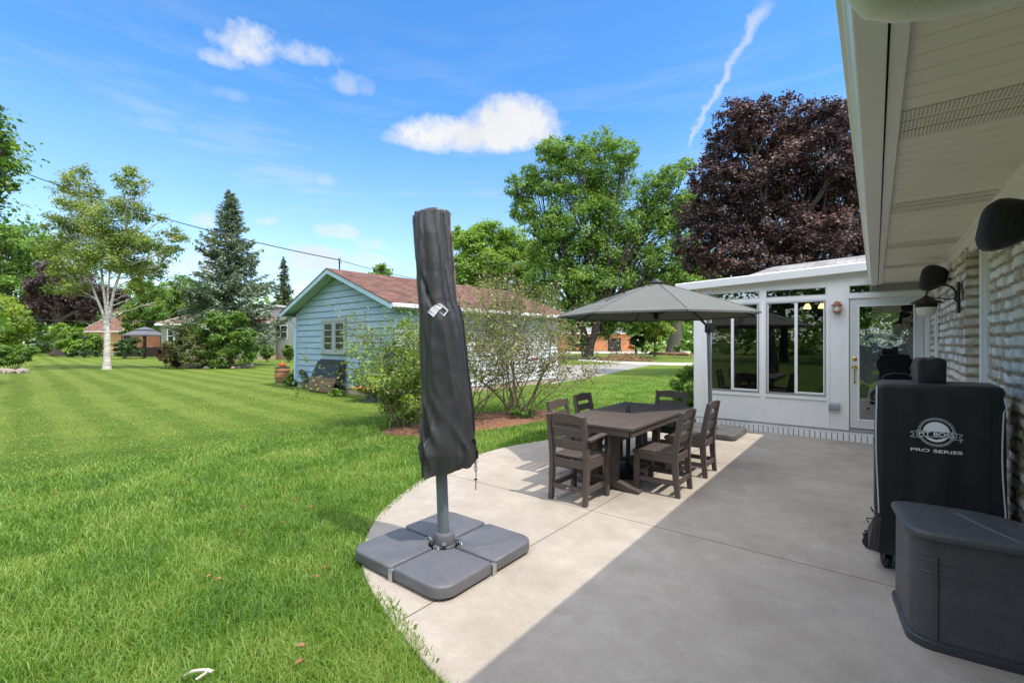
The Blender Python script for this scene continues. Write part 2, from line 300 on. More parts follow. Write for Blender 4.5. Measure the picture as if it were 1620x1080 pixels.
def patiomat():
    m, N, L, b = newmat('patio_concrete'); b.inputs['Roughness'].default_value = .8
    tc = N.new('ShaderNodeTexCoord'); sp = N.new('ShaderNodeSeparateXYZ'); L.new(tc.outputs['Object'], sp.inputs[0])
    def mt(op, a, b2=None, c=None, clamp=False):
        n = N.new('ShaderNodeMath'); n.operation = op; n.use_clamp = clamp
        for i, q in enumerate((a, b2, c)):
            if q is None: continue
            if isinstance(q, (int, float)): n.inputs[i].default_value = q
            else: L.new(q, n.inputs[i])
        return n.outputs[0]
    def nz(s, d=6, r=.6):
        n = N.new('ShaderNodeTexNoise'); n.inputs['Scale'].default_value = s; n.inputs['Detail'].default_value = d; n.inputs['Roughness'].default_value = r
        L.new(tc.outputs['Object'], n.inputs['Vector']); return n.outputs['Fac']
    def line(c, pos, w):
        return mt('LESS_THAN', mt('ABSOLUTE', mt('SUBTRACT', c, pos)), w)
    X, Y = sp.outputs['X'], sp.outputs['Y']
    j = mt('MAXIMUM', line(Y, 3.88, .0045), line(Y, 6.40, .0045))
    j = mt('MAXIMUM', j, line(mt('ADD', X, mt('MULTIPLY', Y, -.012)), -2.14, .0045))
    j = mt('MAXIMUM', j, mt('MULTIPLY', line(Y, 8.3, .0045), mt('LESS_THAN', X, -9)))
    f = mt('ADD', mt('MULTIPLY', nz(1.1), .6), mt('MULTIPLY', nz(7, 8, .7), .4))
    r = N.new('ShaderNodeValToRGB'); e = r.color_ramp.elements; e.new(.5)
    for i, (p, c) in enumerate(((.36, (.305, .262, .218)), (.5, (.355, .311, .264)), (.64, (.41, .366, .318)))): e[i].position = p; e[i].color = (*c, 1)
    L.new(f, r.inputs['Fac'])
    # speckle and a few darker stains
    sk = mt('MULTIPLY', mt('MULTIPLY_ADD', nz(160, 2), .55, .73), mt('MULTIPLY_ADD', nz(38, 6, .75), .4, .8))
    st = mt('MULTIPLY_ADD', mt('SUBTRACT', nz(.55, 3), .56, clamp=True), -1.6, 1.0)
    hr = N.new('ShaderNodeTexNoise'); hr.inputs['Scale'].default_value = 2.2; hr.inputs['Detail'].default_value = 9; hr.inputs['Distortion'].default_value = 1.2
    L.new(tc.outputs['Object'], hr.inputs['Vector'])
    st = mt('MULTIPLY', st, mt('MULTIPLY_ADD', hr.outputs['Fac'], .42, .79))
    mul = N.new('ShaderNodeMix'); mul.data_type = 'RGBA'; mul.blend_type = 'MULTIPLY'; mul.inputs['Factor'].default_value = 1
    cb = N.new('ShaderNodeCombineColor'); v = mt('MULTIPLY', sk, st)
    for i in range(3): L.new(v, cb.inputs[i])
    L.new(r.outputs[0], mul.inputs['A']); L.new(cb.outputs[0], mul.inputs['B'])
    mj = N.new('ShaderNodeMix'); mj.data_type = 'RGBA'; L.new(j, mj.inputs['Factor']); L.new(mul.outputs['Result'], mj.inputs['A']); mj.inputs['B'].default_value = (.09, .075, .06, 1)
    L.new(mj.outputs['Result'], b.inputs['Base Color'])
    # light broom marks across the slab and hairline cracks
    mpb = N.new('ShaderNodeMapping'); mpb.inputs['Scale'].default_value = (3, 160, 1); L.new(tc.outputs['Object'], mpb.inputs['Vector'])
    nb = N.new('ShaderNodeTexNoise'); nb.inputs['Scale'].default_value = 1; nb.inputs['Detail'].default_value = 4; L.new(mpb.outputs[0], nb.inputs['Vector'])
    bp = N.new('ShaderNodeBump'); bp.inputs['Strength'].default_value = .6; bp.inputs['Distance'].default_value = .006
    L.new(mt('SUBTRACT', mt('ADD', nz(90, 5), mt('MULTIPLY', nb.outputs['Fac'], .6)), mt('MULTIPLY', j, 2.)), bp.inputs['Height']); L.new(bp.outputs[0], b.inputs['Normal'])
    return m
M['patio'] = patiomat()

def shinglemat(name, c1, c2, c3, sx=.30, sz=.14):
    """courses run along local X, rows up local Y of the roof's own plane (object space)"""
    m, N, L, b = newmat(name); b.inputs['Roughness'].default_value = .95; b.inputs['Specular IOR Level'].default_value = .15
    tc = N.new('ShaderNodeTexCoord'); br = N.new('ShaderNodeTexBrick'); L.new(tc.outputs['UV'], br.inputs['Vector'])
    br.inputs['Scale'].default_value = 1; br.inputs['Brick Width'].default_value = sx; br.inputs['Row Height'].default_value = sz
    br.inputs['Mortar Size'].default_value = .008; br.inputs['Color1'].default_value = (*c1, 1); br.inputs['Color2'].default_value = (*c2, 1); br.inputs['Mortar'].default_value = (*c3, 1)
    n = N.new('ShaderNodeTexNoise'); n.inputs['Scale'].default_value = 2.4; n.inputs['Detail'].default_value = 8; L.new(tc.outputs['Object'], n.inputs['Vector'])
    mm = N.new('ShaderNodeMix'); mm.data_type = 'RGBA'; mm.blend_type = 'MULTIPLY'; mm.inputs['Factor'].default_value = .85
    L.new(br.outputs['Color'], mm.inputs['A'])
    r = N.new('ShaderNodeValToRGB'); r.color_ramp.elements[0].position = .3; r.color_ramp.elements[0].color = (.55, .52, .5, 1); r.color_ramp.elements[1].position = .7
    L.new(n.outputs['Fac'], r.inputs['Fac']); L.new(r.outputs[0], mm.inputs['B']); L.new(mm.outputs['Result'], b.inputs['Base Color'])
    return m
M['shred'] = shinglemat('red_shingles', (.225, .125, .10), (.145, .08, .068), (.075, .045, .04))
M['shgrey'] = shinglemat('grey_shingles', (.30, .30, .30), (.38, .38, .38), (.15, .15, .15))
M['shbrown'] = shinglemat('brown_shingles', (.24, .14, .11), (.32, .19, .15), (.12, .08, .07))

def stonemat():
    m, N, L, b = newmat('split_limestone'); b.inputs['Roughness'].default_value = .92
    at = N.new('ShaderNodeAttribute'); at.attribute_name = 'mortar'; at2 = N.new('ShaderNodeAttribute'); at2.attribute_name = 'tone'
    tc = N.new('ShaderNodeTexCoord'); n = N.new('ShaderNodeTexNoise'); n.inputs['Scale'].default_value = 22; n.inputs['Detail'].default_value = 7; L.new(tc.outputs['Object'], n.inputs['Vector'])
    r = N.new('ShaderNodeValToRGB'); e = r.color_ramp.elements; e.new(.5)
    for i, c in enumerate(((.44, .38, .30), (.72, .68, .60), (.88, .87, .84))): e[i].position = (0, .45, 1)[i]; e[i].color = (*c, 1)
    L.new(at2.outputs['Fac'], r.inputs['Fac'])
    r2 = N.new('ShaderNodeValToRGB'); r2.color_ramp.elements[0].color = (.25, .175, .105, 1); r2.color_ramp.elements[0].position = .3
    r2.color_ramp.elements[1].color = (.48, .37, .25, 1); r2.color_ramp.elements[1].position = .7; L.new(n.outputs['Fac'], r2.inputs['Fac'])
    mx = N.new('ShaderNodeMix'); mx.data_type = 'RGBA'; L.new(at.outputs['Fac'], mx.inputs['Factor']); L.new(r.outputs[0], mx.inputs['A']); L.new(r2.outputs[0], mx.inputs['B'])
    L.new(mx.outputs['Result'], b.inputs['Base Color'])
    bp = N.new('ShaderNodeBump'); bp.inputs['Strength'].default_value = .8; bp.inputs['Distance'].default_value = .015
    L.new(n.outputs['Fac'], bp.inputs['Height']); L.new(bp.outputs[0], b.inputs['Normal'])
    return m
M['limestone'] = stonemat()
def ventmat():
    m, N, L, b = newmat('perforated_vinyl'); b.inputs['Roughness'].default_value = .5
    tc = N.new('ShaderNodeTexCoord'); sp = N.new('ShaderNodeSeparateXYZ'); L.new(tc.outputs['Object'], sp.inputs[0])
    def mt(op, a, b2=None):
        n = N.new('ShaderNodeMath'); n.operation = op
        for i, q in enumerate((a, b2)):
            if q is None: continue
            if isinstance(q, (int, float)): n.inputs[i].default_value = q
            else: L.new(q, n.inputs[i])
        return n.outputs[0]
    sx = mt('SINE', mt('MULTIPLY', sp.outputs['X'], 2 * PI / .0125)); sy = mt('SINE', mt('MULTIPLY', sp.outputs['Y'], 2 * PI / .0105))
    h = mt('GREATER_THAN', mt('ADD', sx, sy), .55)
    mx = N.new('ShaderNodeMix'); mx.data_type = 'RGBA'; L.new(h, mx.inputs['Factor']); mx.inputs['A'].default_value = (.86, .82, .68, 1); mx.inputs['B'].default_value = (.22, .20, .16, 1)
    L.new(mx.outputs['Result'], b.inputs['Base Color'])
    return m
M['vent'] = ventmat()

# ------------------------------------------------------------------ helpers
class MB:
    def __init__(s): s.v = []; s.f = []; s.fm = []; s.uv = None
    def add(s, vs, fs, mi=0):
        o = len(s.v); s.v += [tuple(v) for v in vs]; s.f += [tuple(i + o for i in f) for f in fs]; s.fm += [mi] * len(fs); return s
    def box(s, x0, x1, y0, y1, z0, z1, mi=0, rot=None, piv=(0, 0, 0)):
        vs = [Vector((x, y, z)) for z in (z0, z1) for y in (y0, y1) for x in (x0, x1)]
        if rot: p = Vector(piv); vs = [rot @ (v - p) + p for v in vs]
        return s.add(vs, [(0, 2, 3, 1), (4, 5, 7, 6), (0, 1, 5, 4), (2, 6, 7, 3), (0, 4, 6, 2), (1, 3, 7, 5)], mi)
    def bar(s, a, b, w, h, mi=0, up=(0, 0, 1)):
        a = Vector(a); b = Vector(b); t = (b - a).normalized(); u = Vector(up)
        if abs(t.dot(u)) > .95: u = Vector((0, 1, 0))
        x = t.cross(u).normalized() * w / 2; y = x.cross(t).normalized() * h / 2
        vs = [p + i * x + j * y for p in (a, b) for i, j in ((-1, -1), (1, -1), (1, 1), (-1, 1))]
        return s.add(vs, [(0, 1, 2, 3), (7, 6, 5, 4), (0, 4, 5, 1), (1, 5, 6, 2), (2, 6, 7, 3), (3, 7, 4, 0)], mi)
    def strip(s, pts, w, h, mi=0, side=(1, 0, 0)):
        """rectangular bar swept along pts; width w along `side`, thickness h across"""
        pts = [Vector(p) for p in pts]; sd_ = Vector(side).normalized(); rings = []
        for i, p in enumerate(pts):
            t = (pts[min(i + 1, len(pts) - 1)] - pts[max(i - 1, 0)]).normalized(); n = t.cross(sd_).normalized()
            hh = h[i] if isinstance(h, (list, tuple)) else h
            rings.append([p + a * sd_ * w / 2 + b * n * hh / 2 for a, b in ((-1, -1), (1, -1), (1, 1), (-1, 1))])
        return s.loft(rings, mi)
    def loft(s, rings, mi=0, cap=True, closed=True):
        n = len(rings[0]); vs = [p for r in rings for p in r]; fs = []
        for i in range(len(rings) - 1):
            for j in range(n if closed else n - 1):
                k = (j + 1) % n; fs.append((i * n + j, i * n + k, (i + 1) * n + k, (i + 1) * n + j))
        if cap and closed: fs.append(tuple(range(n))[::-1]); fs.append(tuple((len(rings) - 1) * n + j for j in range(n)))
        return s.add(vs, fs, mi)
    def tube(s, pts, r, n=8, mi=0, cap=True):
        pts = [Vector(p) for p in pts]; rings = []; prev = None
        for i, p in enumerate(pts):
            t = (pts[min(i + 1, len(pts) - 1)] - pts[max(i - 1, 0)])
            t = t.normalized() if t.length > 1e-9 else Vector((0, 0, 1))
            if prev is None:
                a = t.cross(Vector((0, 0, 1)) if abs(t.z) < .9 else Vector((1, 0, 0))).normalized()
            else:
                a = (prev - t * prev.dot(t)); a = a.normalized() if a.length > 1e-6 else t.orthogonal().normalized()
            prev = a; b = t.cross(a); rr = r[i] if isinstance(r, (list, tuple)) else r
            rings.append([p + rr * (math.cos(2 * PI * k / n) * a + math.sin(2 * PI * k / n) * b) for k in range(n)])
        return s.loft(rings, mi, cap)
    def lathe(s, prof, n=24, c=(0, 0, 0), mi=0, sx=1, sy=1):
        rings = [[Vector((c[0] + sx * r * math.cos(2 * PI * k / n), c[1] + sy * r * math.sin(2 * PI * k / n), c[2] + z)) for k in range(n)] for r, z in prof]
        return s.loft(rings, mi, True)
    def prism(s, poly, z0, z1, mi=0, bev=0):
        """poly is counter-clockwise (x, y); bev rounds the top edge"""
        n = len(poly)
        def inset(d):
            o = []
            for i in range(n):
                a = Vector(poly[i - 1]); b = Vector(poly[i]); c = Vector(poly[(i + 1) % n])
                e1 = (b - a).normalized(); e2 = (c - b).normalized(); n1 = Vector((-e1.y, e1.x)); n2 = Vector((-e2.y, e2.x))
                m_ = (n1 + n2); m_ = m_.normalized() if m_.length > 1e-6 else n1
                k = 1 / max(.5, m_.dot(n1)); o.append(b + m_ * d * k)
            return o
        rings = [[Vector((p[0], p[1], z0)) for p in poly]]
        if bev:
            for q in range(5):
                a = q / 4 * PI / 2
                rings.append([Vector((p[0], p[1], z1 - bev + bev * math.sin(a))) for p in inset(bev * (1 - math.cos(a)))])
        else: rings.append([Vector((p[0], p[1], z1)) for p in poly])
        return s.loft(rings, mi)
    def ico(s, c, r, sub=1, mi=0, sc=(1, 1, 1), jit=0, seed=0):
        bm = bmesh.new(); bmesh.ops.create_icosphere(bm, subdivisions=sub, radius=1)
        rnd = random.Random(seed); vs = []
        for v in bm.verts:
            k = r * (1 + rnd.uniform(-jit, jit)); vs.append((c[0] + v.co.x * k * sc[0], c[1] + v.co.y * k * sc[1], c[2] + v.co.z * k * sc[2]))
        s.add(vs, [tuple(v.index for v in f.verts) for f in bm.faces], mi); bm.free(); return s
    def build(s, name, mats, parent=None, smooth=False, bevel=0, loc=None, rot=None, weld=False):
        me = bpy.data.meshes.new(name); me.from_pydata(s.v, [], s.f)
        if not isinstance(mats, (list, tuple)): mats = [mats]
        for m_ in mats: me.materials.append(m_)
        if len(mats) > 1: me.polygons.foreach_set('material_index', s.fm)
        bm = bmesh.new(); bm.from_mesh(me)
        if weld: bmesh.ops.remove_doubles(bm, verts=bm.verts, dist=1e-4)
        if len(s.f) < 60000: bmesh.ops.recalc_face_normals(bm, faces=bm.faces)
        if bevel:
            ed = [e for e in bm.edges if len(e.link_faces) == 2 and e.calc_face_angle(0) > .6]
            bmesh.ops.bevel(bm, geom=ed, offset=bevel, segments=2, profile=.6, affect='EDGES', clamp_overlap=True)
        bm.to_mesh(me); bm.free()
        if smooth:
            me.polygons.foreach_set('use_smooth', [True] * len(me.polygons))
            try: me.set_sharp_from_angle(angle=R(38))
            except Exception: pass
        o = bpy.data.objects.new(name, me); C.objects.link(o)
        if parent: o.parent = parent
        if loc is not None: o.location = loc
        if rot is not None: o.rotation_euler = rot
        return o
def tag(o, label=None, cat=None, group=None, kind=None):
    if label: o['label'] = label
    if cat: o['category'] = cat
    if group: o['group'] = group
    if kind: o['kind'] = kind
    return o
def thing(name, label, cat, loc=(0, 0, 0), rz=0, group=None):
    o = bpy.data.objects.new(name, None); C.objects.link(o); o.empty_display_size = .2
    o.location = loc; o.rotation_euler = (0, 0, rz); return tag(o, label, cat, group)
def kids(o): return [c for c in bpy.data.objects if c.parent == o]
def copy_tree(o, parent=None):
    c = o.copy(); C.objects.link(c); c.parent = parent
    for ch in kids(o): copy_tree(ch, c)
    return c
def rr_ring(w, d, r, n=10, z=0, cx=0, cy=0):
    """rounded rectangle ring centred on cx, cy"""
    o = []
    for (sx, sy, a0) in ((1, 1, 0), (-1, 1, PI / 2), (-1, -1, PI), (1, -1, 3 * PI / 2)):
        for k in range(n + 1):
            a = a0 + PI / 2 * k / n; o.append(Vector((cx + sx * (w / 2 - r) + r * math.cos(a), cy + sy * (d / 2 - r) + r * math.sin(a), z)))
    return o
def dense(ring, step):
    o = []
    for i in range(len(ring)):
        a, b = ring[i], ring[(i + 1) % len(ring)]; k = max(1, int((b - a).length / step)); o += [a.lerp(b, j / k) for j in range(k)]
    return o
def np_mesh(name, V, F, mat_, parent=None, uv=None, nper=4):
    me = bpy.data.meshes.new(name); me.vertices.add(len(V)); me.vertices.foreach_set('co', V.astype(np.float32).ravel())
    nf = len(F); me.loops.add(nf * nper); me.loops.foreach_set('vertex_index', F.astype(np.int32).ravel())
    me.polygons.add(nf); me.polygons.foreach_set('loop_start', np.arange(0, nf * nper, nper, dtype=np.int32)); me.polygons.foreach_set('loop_total', np.full(nf, nper, dtype=np.int32))
    me.update(calc_edges=True)
    me.materials.append(mat_); o = bpy.data.objects.new(name, me); C.objects.link(o)
    if parent: o.parent = parent
    return o
RNG = np.random.default_rng(7)
def leaf_arrays(Cn, size, aspect=.6, up=.35, dirs=None, out=None):
    """one folded diamond per centre; returns verts (n*4,3) and quads"""
    n = len(Cn); sz = size * RNG.uniform(.65, 1.35, n)[:, None]
    nr = RNG.normal(size=(n, 3)); nr[:, 2] = np.abs(nr[:, 2]) + up * 2
    if out is not None: nr += out * .9
    nr /= np.linalg.norm(nr, axis=1)[:, None]
    a = RNG.normal(size=(n, 3)) if dirs is None else dirs + RNG.normal(size=(n, 3)) * .35
    a -= nr * np.sum(a * nr, 1)[:, None]; a /= np.linalg.norm(a, axis=1)[:, None] + 1e-9
    b = np.cross(nr, a)
    V = np.empty((n, 4, 3)); V[:, 0] = Cn - a * sz * .5; V[:, 1] = Cn + b * sz * aspect * .5 + nr * sz * .08; V[:, 2] = Cn + a * sz * .5; V[:, 3] = Cn - b * sz * aspect * .5 + nr * sz * .08
    return V.reshape(-1, 3), np.arange(n * 4).reshape(-1, 4)
def leaves(name, Cn, size, mat_, parent, **k):
    V, F = leaf_arrays(np.asarray(Cn, dtype=float), size, **k); return np_mesh(name, V, F, mat_, parent)
def blob_pts(blobs, n, sub=16, sr=.34, shell=.55):
    """blobs: (x,y,z,r); leaf clumps scattered through every blob, denser near its surface"""
    out = []; nrm = []
    B = np.array(blobs, dtype=float); w = B[:, 3] ** 2; w = w / w.sum()
    for (x, y, z, r), ww in zip(B, w):
        k = max(4, int(sub * (1 + r * .25))); d = RNG.normal(size=(k, 3)); d /= np.linalg.norm(d, axis=1)[:, None]
        d[:, 2] *= .85
        rad = r * (shell + (1.08 - shell) * RNG.random(k) ** .6)
        cc = np.array([x, y, z]) + d * rad[:, None]
        m_ = max(1, int(n * ww / k))
        cr = r * sr * RNG.uniform(.6, 1.3, k)
        for c0, r0 in zip(cc, cr):
            q = RNG.normal(size=(m_, 3)) * r0 * np.array([.62, .62, .42])
            out.append(c0 + q); nrm.append(np.tile((c0 - np.array([x, y, z])) / (r + 1e-6), (m_, 1)))
    return np.concatenate(out), np.concatenate(nrm)
def tree(name, label, base, trunk_h, tr, blobs, nleaf, lsize, lm, bm_='bark', group=None, cat='tree', stems=None, sub=16, sr=.34, shell=.55, aspect=.6, seed=1, inner=0):
    """blobs in world coordinates; limbs run from the trunk to every blob"""
    rnd = random.Random(seed); base = Vector(base); fork = 0
    if stems and len(stems[0]) == 5: fork = stems[0][4]
    t = thing(name, label, cat, base, group=group)
    mb = MB(); top = Vector((rnd.uniform(-.15, .15) * trunk_h * .3, rnd.uniform(-.1, .1) * trunk_h * .3, trunk_h))
    lean = stems or [(top.x, top.y, top.z, 1)]
    tops = []
    if fork: mb.tube([(0, 0, 0), (.02, 0, fork * .12), (0, .02, fork * .5), (0, 0, fork), (0, 0, fork * 1.08)], [tr * 1.45, tr * 1.08, tr * .92, tr * .95, tr * .5], 12)
    for (x, y, z, k, *_r) in lean:
        e = Vector((x, y, z)); pts = []; rs = []
        for i in range(7):
            q = i / 6; p = Vector((e.x * q ** 1.1, e.y * q ** 1.1, fork * .88 + (e.z - fork * .88) * q)) if fork else Vector((e.x * q ** 1.3, e.y * q ** 1.3, e.z * q)); p += Vector((rnd.uniform(-1, 1), rnd.uniform(-1, 1), 0)) * tr * .25 * (0 < i < 6)
            pts.append(p); rs.append(tr * k * ((1.35 if i == 0 else 1.05 - .45 * q) if not fork else 1.1 - .5 * q))
        mb.tube(pts, rs, 10); tops.append((e, tr * k * .6))
    for (x, y, z, r) in blobs:
        c = Vector((x, y, z)) - base
        e, r0 = min(tops, key=lambda q: (q[0] - c).length)
        qq = rnd.uniform(.85, 1.0)
        if fork: qq = max(.15, min(qq, (c.z - .9 - fork * .88) / (e.z - fork * .88))); st = Vector((e.x * qq ** 1.1, e.y * qq ** 1.1, fork * .88 + (e.z - fork * .88) * qq))
        else: st = e * qq
        pts = []; rs = []
        for i in range(6):
            q = i / 5; p = st.lerp(c, q); p += Vector((rnd.uniform(-1, 1), rnd.uniform(-1, 1), rnd.uniform(-.6, 1))) * (c - st).length * .05 * (0 < i < 5); p.z -= 0
            pts.append(p); rs.append(max(.015, r0 * (.62 - .5 * q)))
        mb.tube(pts, rs, 6, cap=False)
        for _ in range(5):
            d = Vector((rnd.gauss(0, 1), rnd.gauss(0, 1), rnd.gauss(.2, .8))).normalized() * r * .85
            s0 = pts[rnd.choice((3, 4, 5))]; mb.tube([s0, s0.lerp(c + d, .5) + Vector((0, 0, r * .06)), c + d], [r0 * .14 + .012, r0 * .08 + .01, .008], 4, cap=False)
    mb.build('trunk', M[bm_], t, smooth=True)
    pts, nr = blob_pts(blobs, nleaf, sub, sr, shell)
    keep = pts[:, 2] > .05; pts = pts[keep]; nr = nr[keep]
    leaves('crown', pts - np.array(base), lsize, M[lm], t, aspect=aspect, out=nr)
    return t
def pb(lst, d, seed=3, spread=.35):
    """blobs measured as (u, v, radius) at about depth d become spheres with real depth; every one gets its own distance"""
    rnd = random.Random(seed); o = []
    for (u, v, r) in lst:
        rm = r / FOC * d; dd_ = d + rnd.uniform(-1, 1) * spread * rm * 2.2; p = P(u, v, dd_); o.append((p.x, p.y, p.z, rm)); 
        if r * d / FOC > .8:  # and a companion behind so that the crown is round
            q = P(u + rnd.uniform(-.3, .3) * r, v + rnd.uniform(-.2, .3) * r, dd_ + rm * 1.1); o.append((q.x, q.y, q.z, rm * .85))
    return o
def text_mesh(body, size, xs=1.0, thick=0.0, offset=0.0, spacing=1.0):
    cu = bpy.data.curves.new('txt', 'FONT'); cu.body = body; cu.size = size; cu.align_x = 'CENTER'; cu.align_y = 'CENTER'; cu.extrude = thick; cu.offset = offset; cu.space_character = spacing
    o = bpy.data.objects.new('txt', cu); C.objects.link(o); dg = bpy.context.evaluated_depsgraph_get(); dg.update()
    me = bpy.data.meshes.new_from_object(o.evaluated_get(dg)); vs = [(v.co.x * xs, v.co.y, v.co.z) for v in me.vertices]; fs = [tuple(p.vertices) for p in me.polygons]
    bpy.data.objects.remove(o); bpy.data.curves.remove(cu); bpy.data.meshes.remove(me); return vs, fs

exec_parts = []
#PARTS
# ------------------------------------------------------------------ ground, patio, beds, drive
def sheet(name, poly, z, m, kind='structure', thick=0, sub=0):
    mb = MB(); mb.prism(poly, z - (thick or .05), z); o = mb.build(name, m); tag(o, kind=kind); return o
mb = MB(); n = 60
xs = [-900 + 1800 * (i / n) for i in range(n + 1)]
mb.add([(x, y, -.03) for y in xs for x in xs], [(j * (n + 1) + i, j * (n + 1) + i + 1, (j + 1) * (n + 1) + i + 1, (j + 1) * (n + 1) + i) for j in range(n) for i in range(n)])
tag(mb.build('lawn', M['lawn']), kind='structure')

edge = [(-.2, 1.38), (-1.0, 1.42), (-1.57, 1.5), (-1.97, 1.59), (-2.33, 1.70), (-2.72, 1.85), (-3.05, 2.05), (-3.35, 2.32), (-3.66, 2.68), (-3.88, 3.05), (-4.12, 3.55), (-4.29, 4.2), (-4.41, 4.9), (-4.36, 5.6), (-4.2, 6.2), (-3.95, 6.9), (-3.6, 7.6), (-3.2, 8.3), (-2.78, 8.95)]
def smooth_poly(p, k=5):
    o = []
    for i in range(len(p) - 1):
        a = Vector(p[max(i - 1, 0)]); b = Vector(p[i]); c = Vector(p[i + 1]); d = Vector(p[min(i + 2, len(p) - 1)])
        for q in range(k):
            t = q / k; o.append(tuple(.5 * ((2 * b) + (c - a) * t + (2 * a - 5 * b + 4 * c - d) * t * t + (3 * b - a - 3 * c + d) * t ** 3)))
    return o + [tuple(p[-1])]
patio_poly = smooth_poly(edge) + [(-2.78, 9.12), (.95, 9.12), (.95, -2.2), (-.2, -2.2)]
mb = MB(); pp = patio_poly[::-1]
if sum((pp[i][0] * pp[(i + 1) % len(pp)][1] - pp[(i + 1) % len(pp)][0] * pp[i][1]) for i in range(len(pp))) < 0: pp = pp[::-1]
mb.prism(pp, -.12, 0, bev=.012); tag(mb.build('patio', M['patio']), kind='structure')

mulch_poly = [(-5.25, 7.9), (-5.45, 6.6), (-5.75, 5.7), (-6.2, 5.1), (-6.9, 5.0), (-7.25, 5.6), (-7.2, 6.6), (-7.0, 7.8), (-6.4, 8.9), (-5.6, 9.1)]
def mound(name, poly, h, m, step=.09, amp=.02, z0=-.03, seed=0):
    P_ = smooth_poly(poly + [poly[0]], 6)[:-1]; xs_ = [p[0] for p in P_]; ys_ = [p[1] for p in P_]; mb = MB(); idx = {}
    def inside(x, y):
        c = False
        for i in range(len(P_)):
            a = P_[i]; b = P_[i - 1]
            if (a[1] > y) != (b[1] > y) and x < (b[0] - a[0]) * (y - a[1]) / (b[1] - a[1]) + a[0]: c = not c
        return c
    nx = int((max(xs_) - min(xs_)) / step) + 2; ny = int((max(ys_) - min(ys_)) / step) + 2; g = {}
    for i in range(nx):
        for j in range(ny):
            x = min(xs_) + i * step; y = min(ys_) + j * step
            if inside(x, y):
                dd_ = min(math.hypot(x - p[0], y - p[1]) for p in P_)
                g[i, j] = len(mb.v); mb.v.append((x, y, z0 + min(1, dd_ / .3) * h + amp * noise.noise((x * 9 + seed, y * 9, 0)) + amp * .6 * noise.noise((x * 25, y * 25, 4))))
    for (i, j) in list(g):
        q = [g.get(k) for k in ((i, j), (i + 1, j), (i + 1, j + 1), (i, j + 1))]
        if None not in q: mb.f.append(tuple(q)); mb.fm.append(0)
    return mb.build(name, m, smooth=False), P_
o, MULCH = mound('mulch_bed', mulch_poly, .04, M['mulch'], step=.05); tag(o, kind='structure')

def px_sheet(name, pts, z, m):
    poly = [tuple(G(u, v, z)[:2]) for u, v in pts]
    if sum((poly[i][0] * poly[(i + 1) % len(poly)][1] - poly[(i + 1) % len(poly)][0] * poly[i][1]) for i in range(len(poly))) < 0: poly = poly[::-1]
    return sheet(name, poly, z, m, thick=.02)
px_sheet('driveway', [(872, 607), (905, 601), (930, 598), (960, 592), (985, 586), (1012, 580.5), (1030, 577.5), (1000, 575.5), (960, 576), (925, 577), (880, 578), (868, 580)], -.024, M['drive'])
px_sheet('garden_path', [(915, 567.5), (1000, 572), (1060, 573.6), (1180, 574.4), (1180, 578), (1060, 577.4), (1000, 575.6), (915, 570)], -.018, M['kerb'])
px_sheet('road', [(700, 556.2), (1000, 556.2), (1100, 556), (1100, 558.2), (1000, 558.6), (700, 558.6)], -.020, M['kerb'])

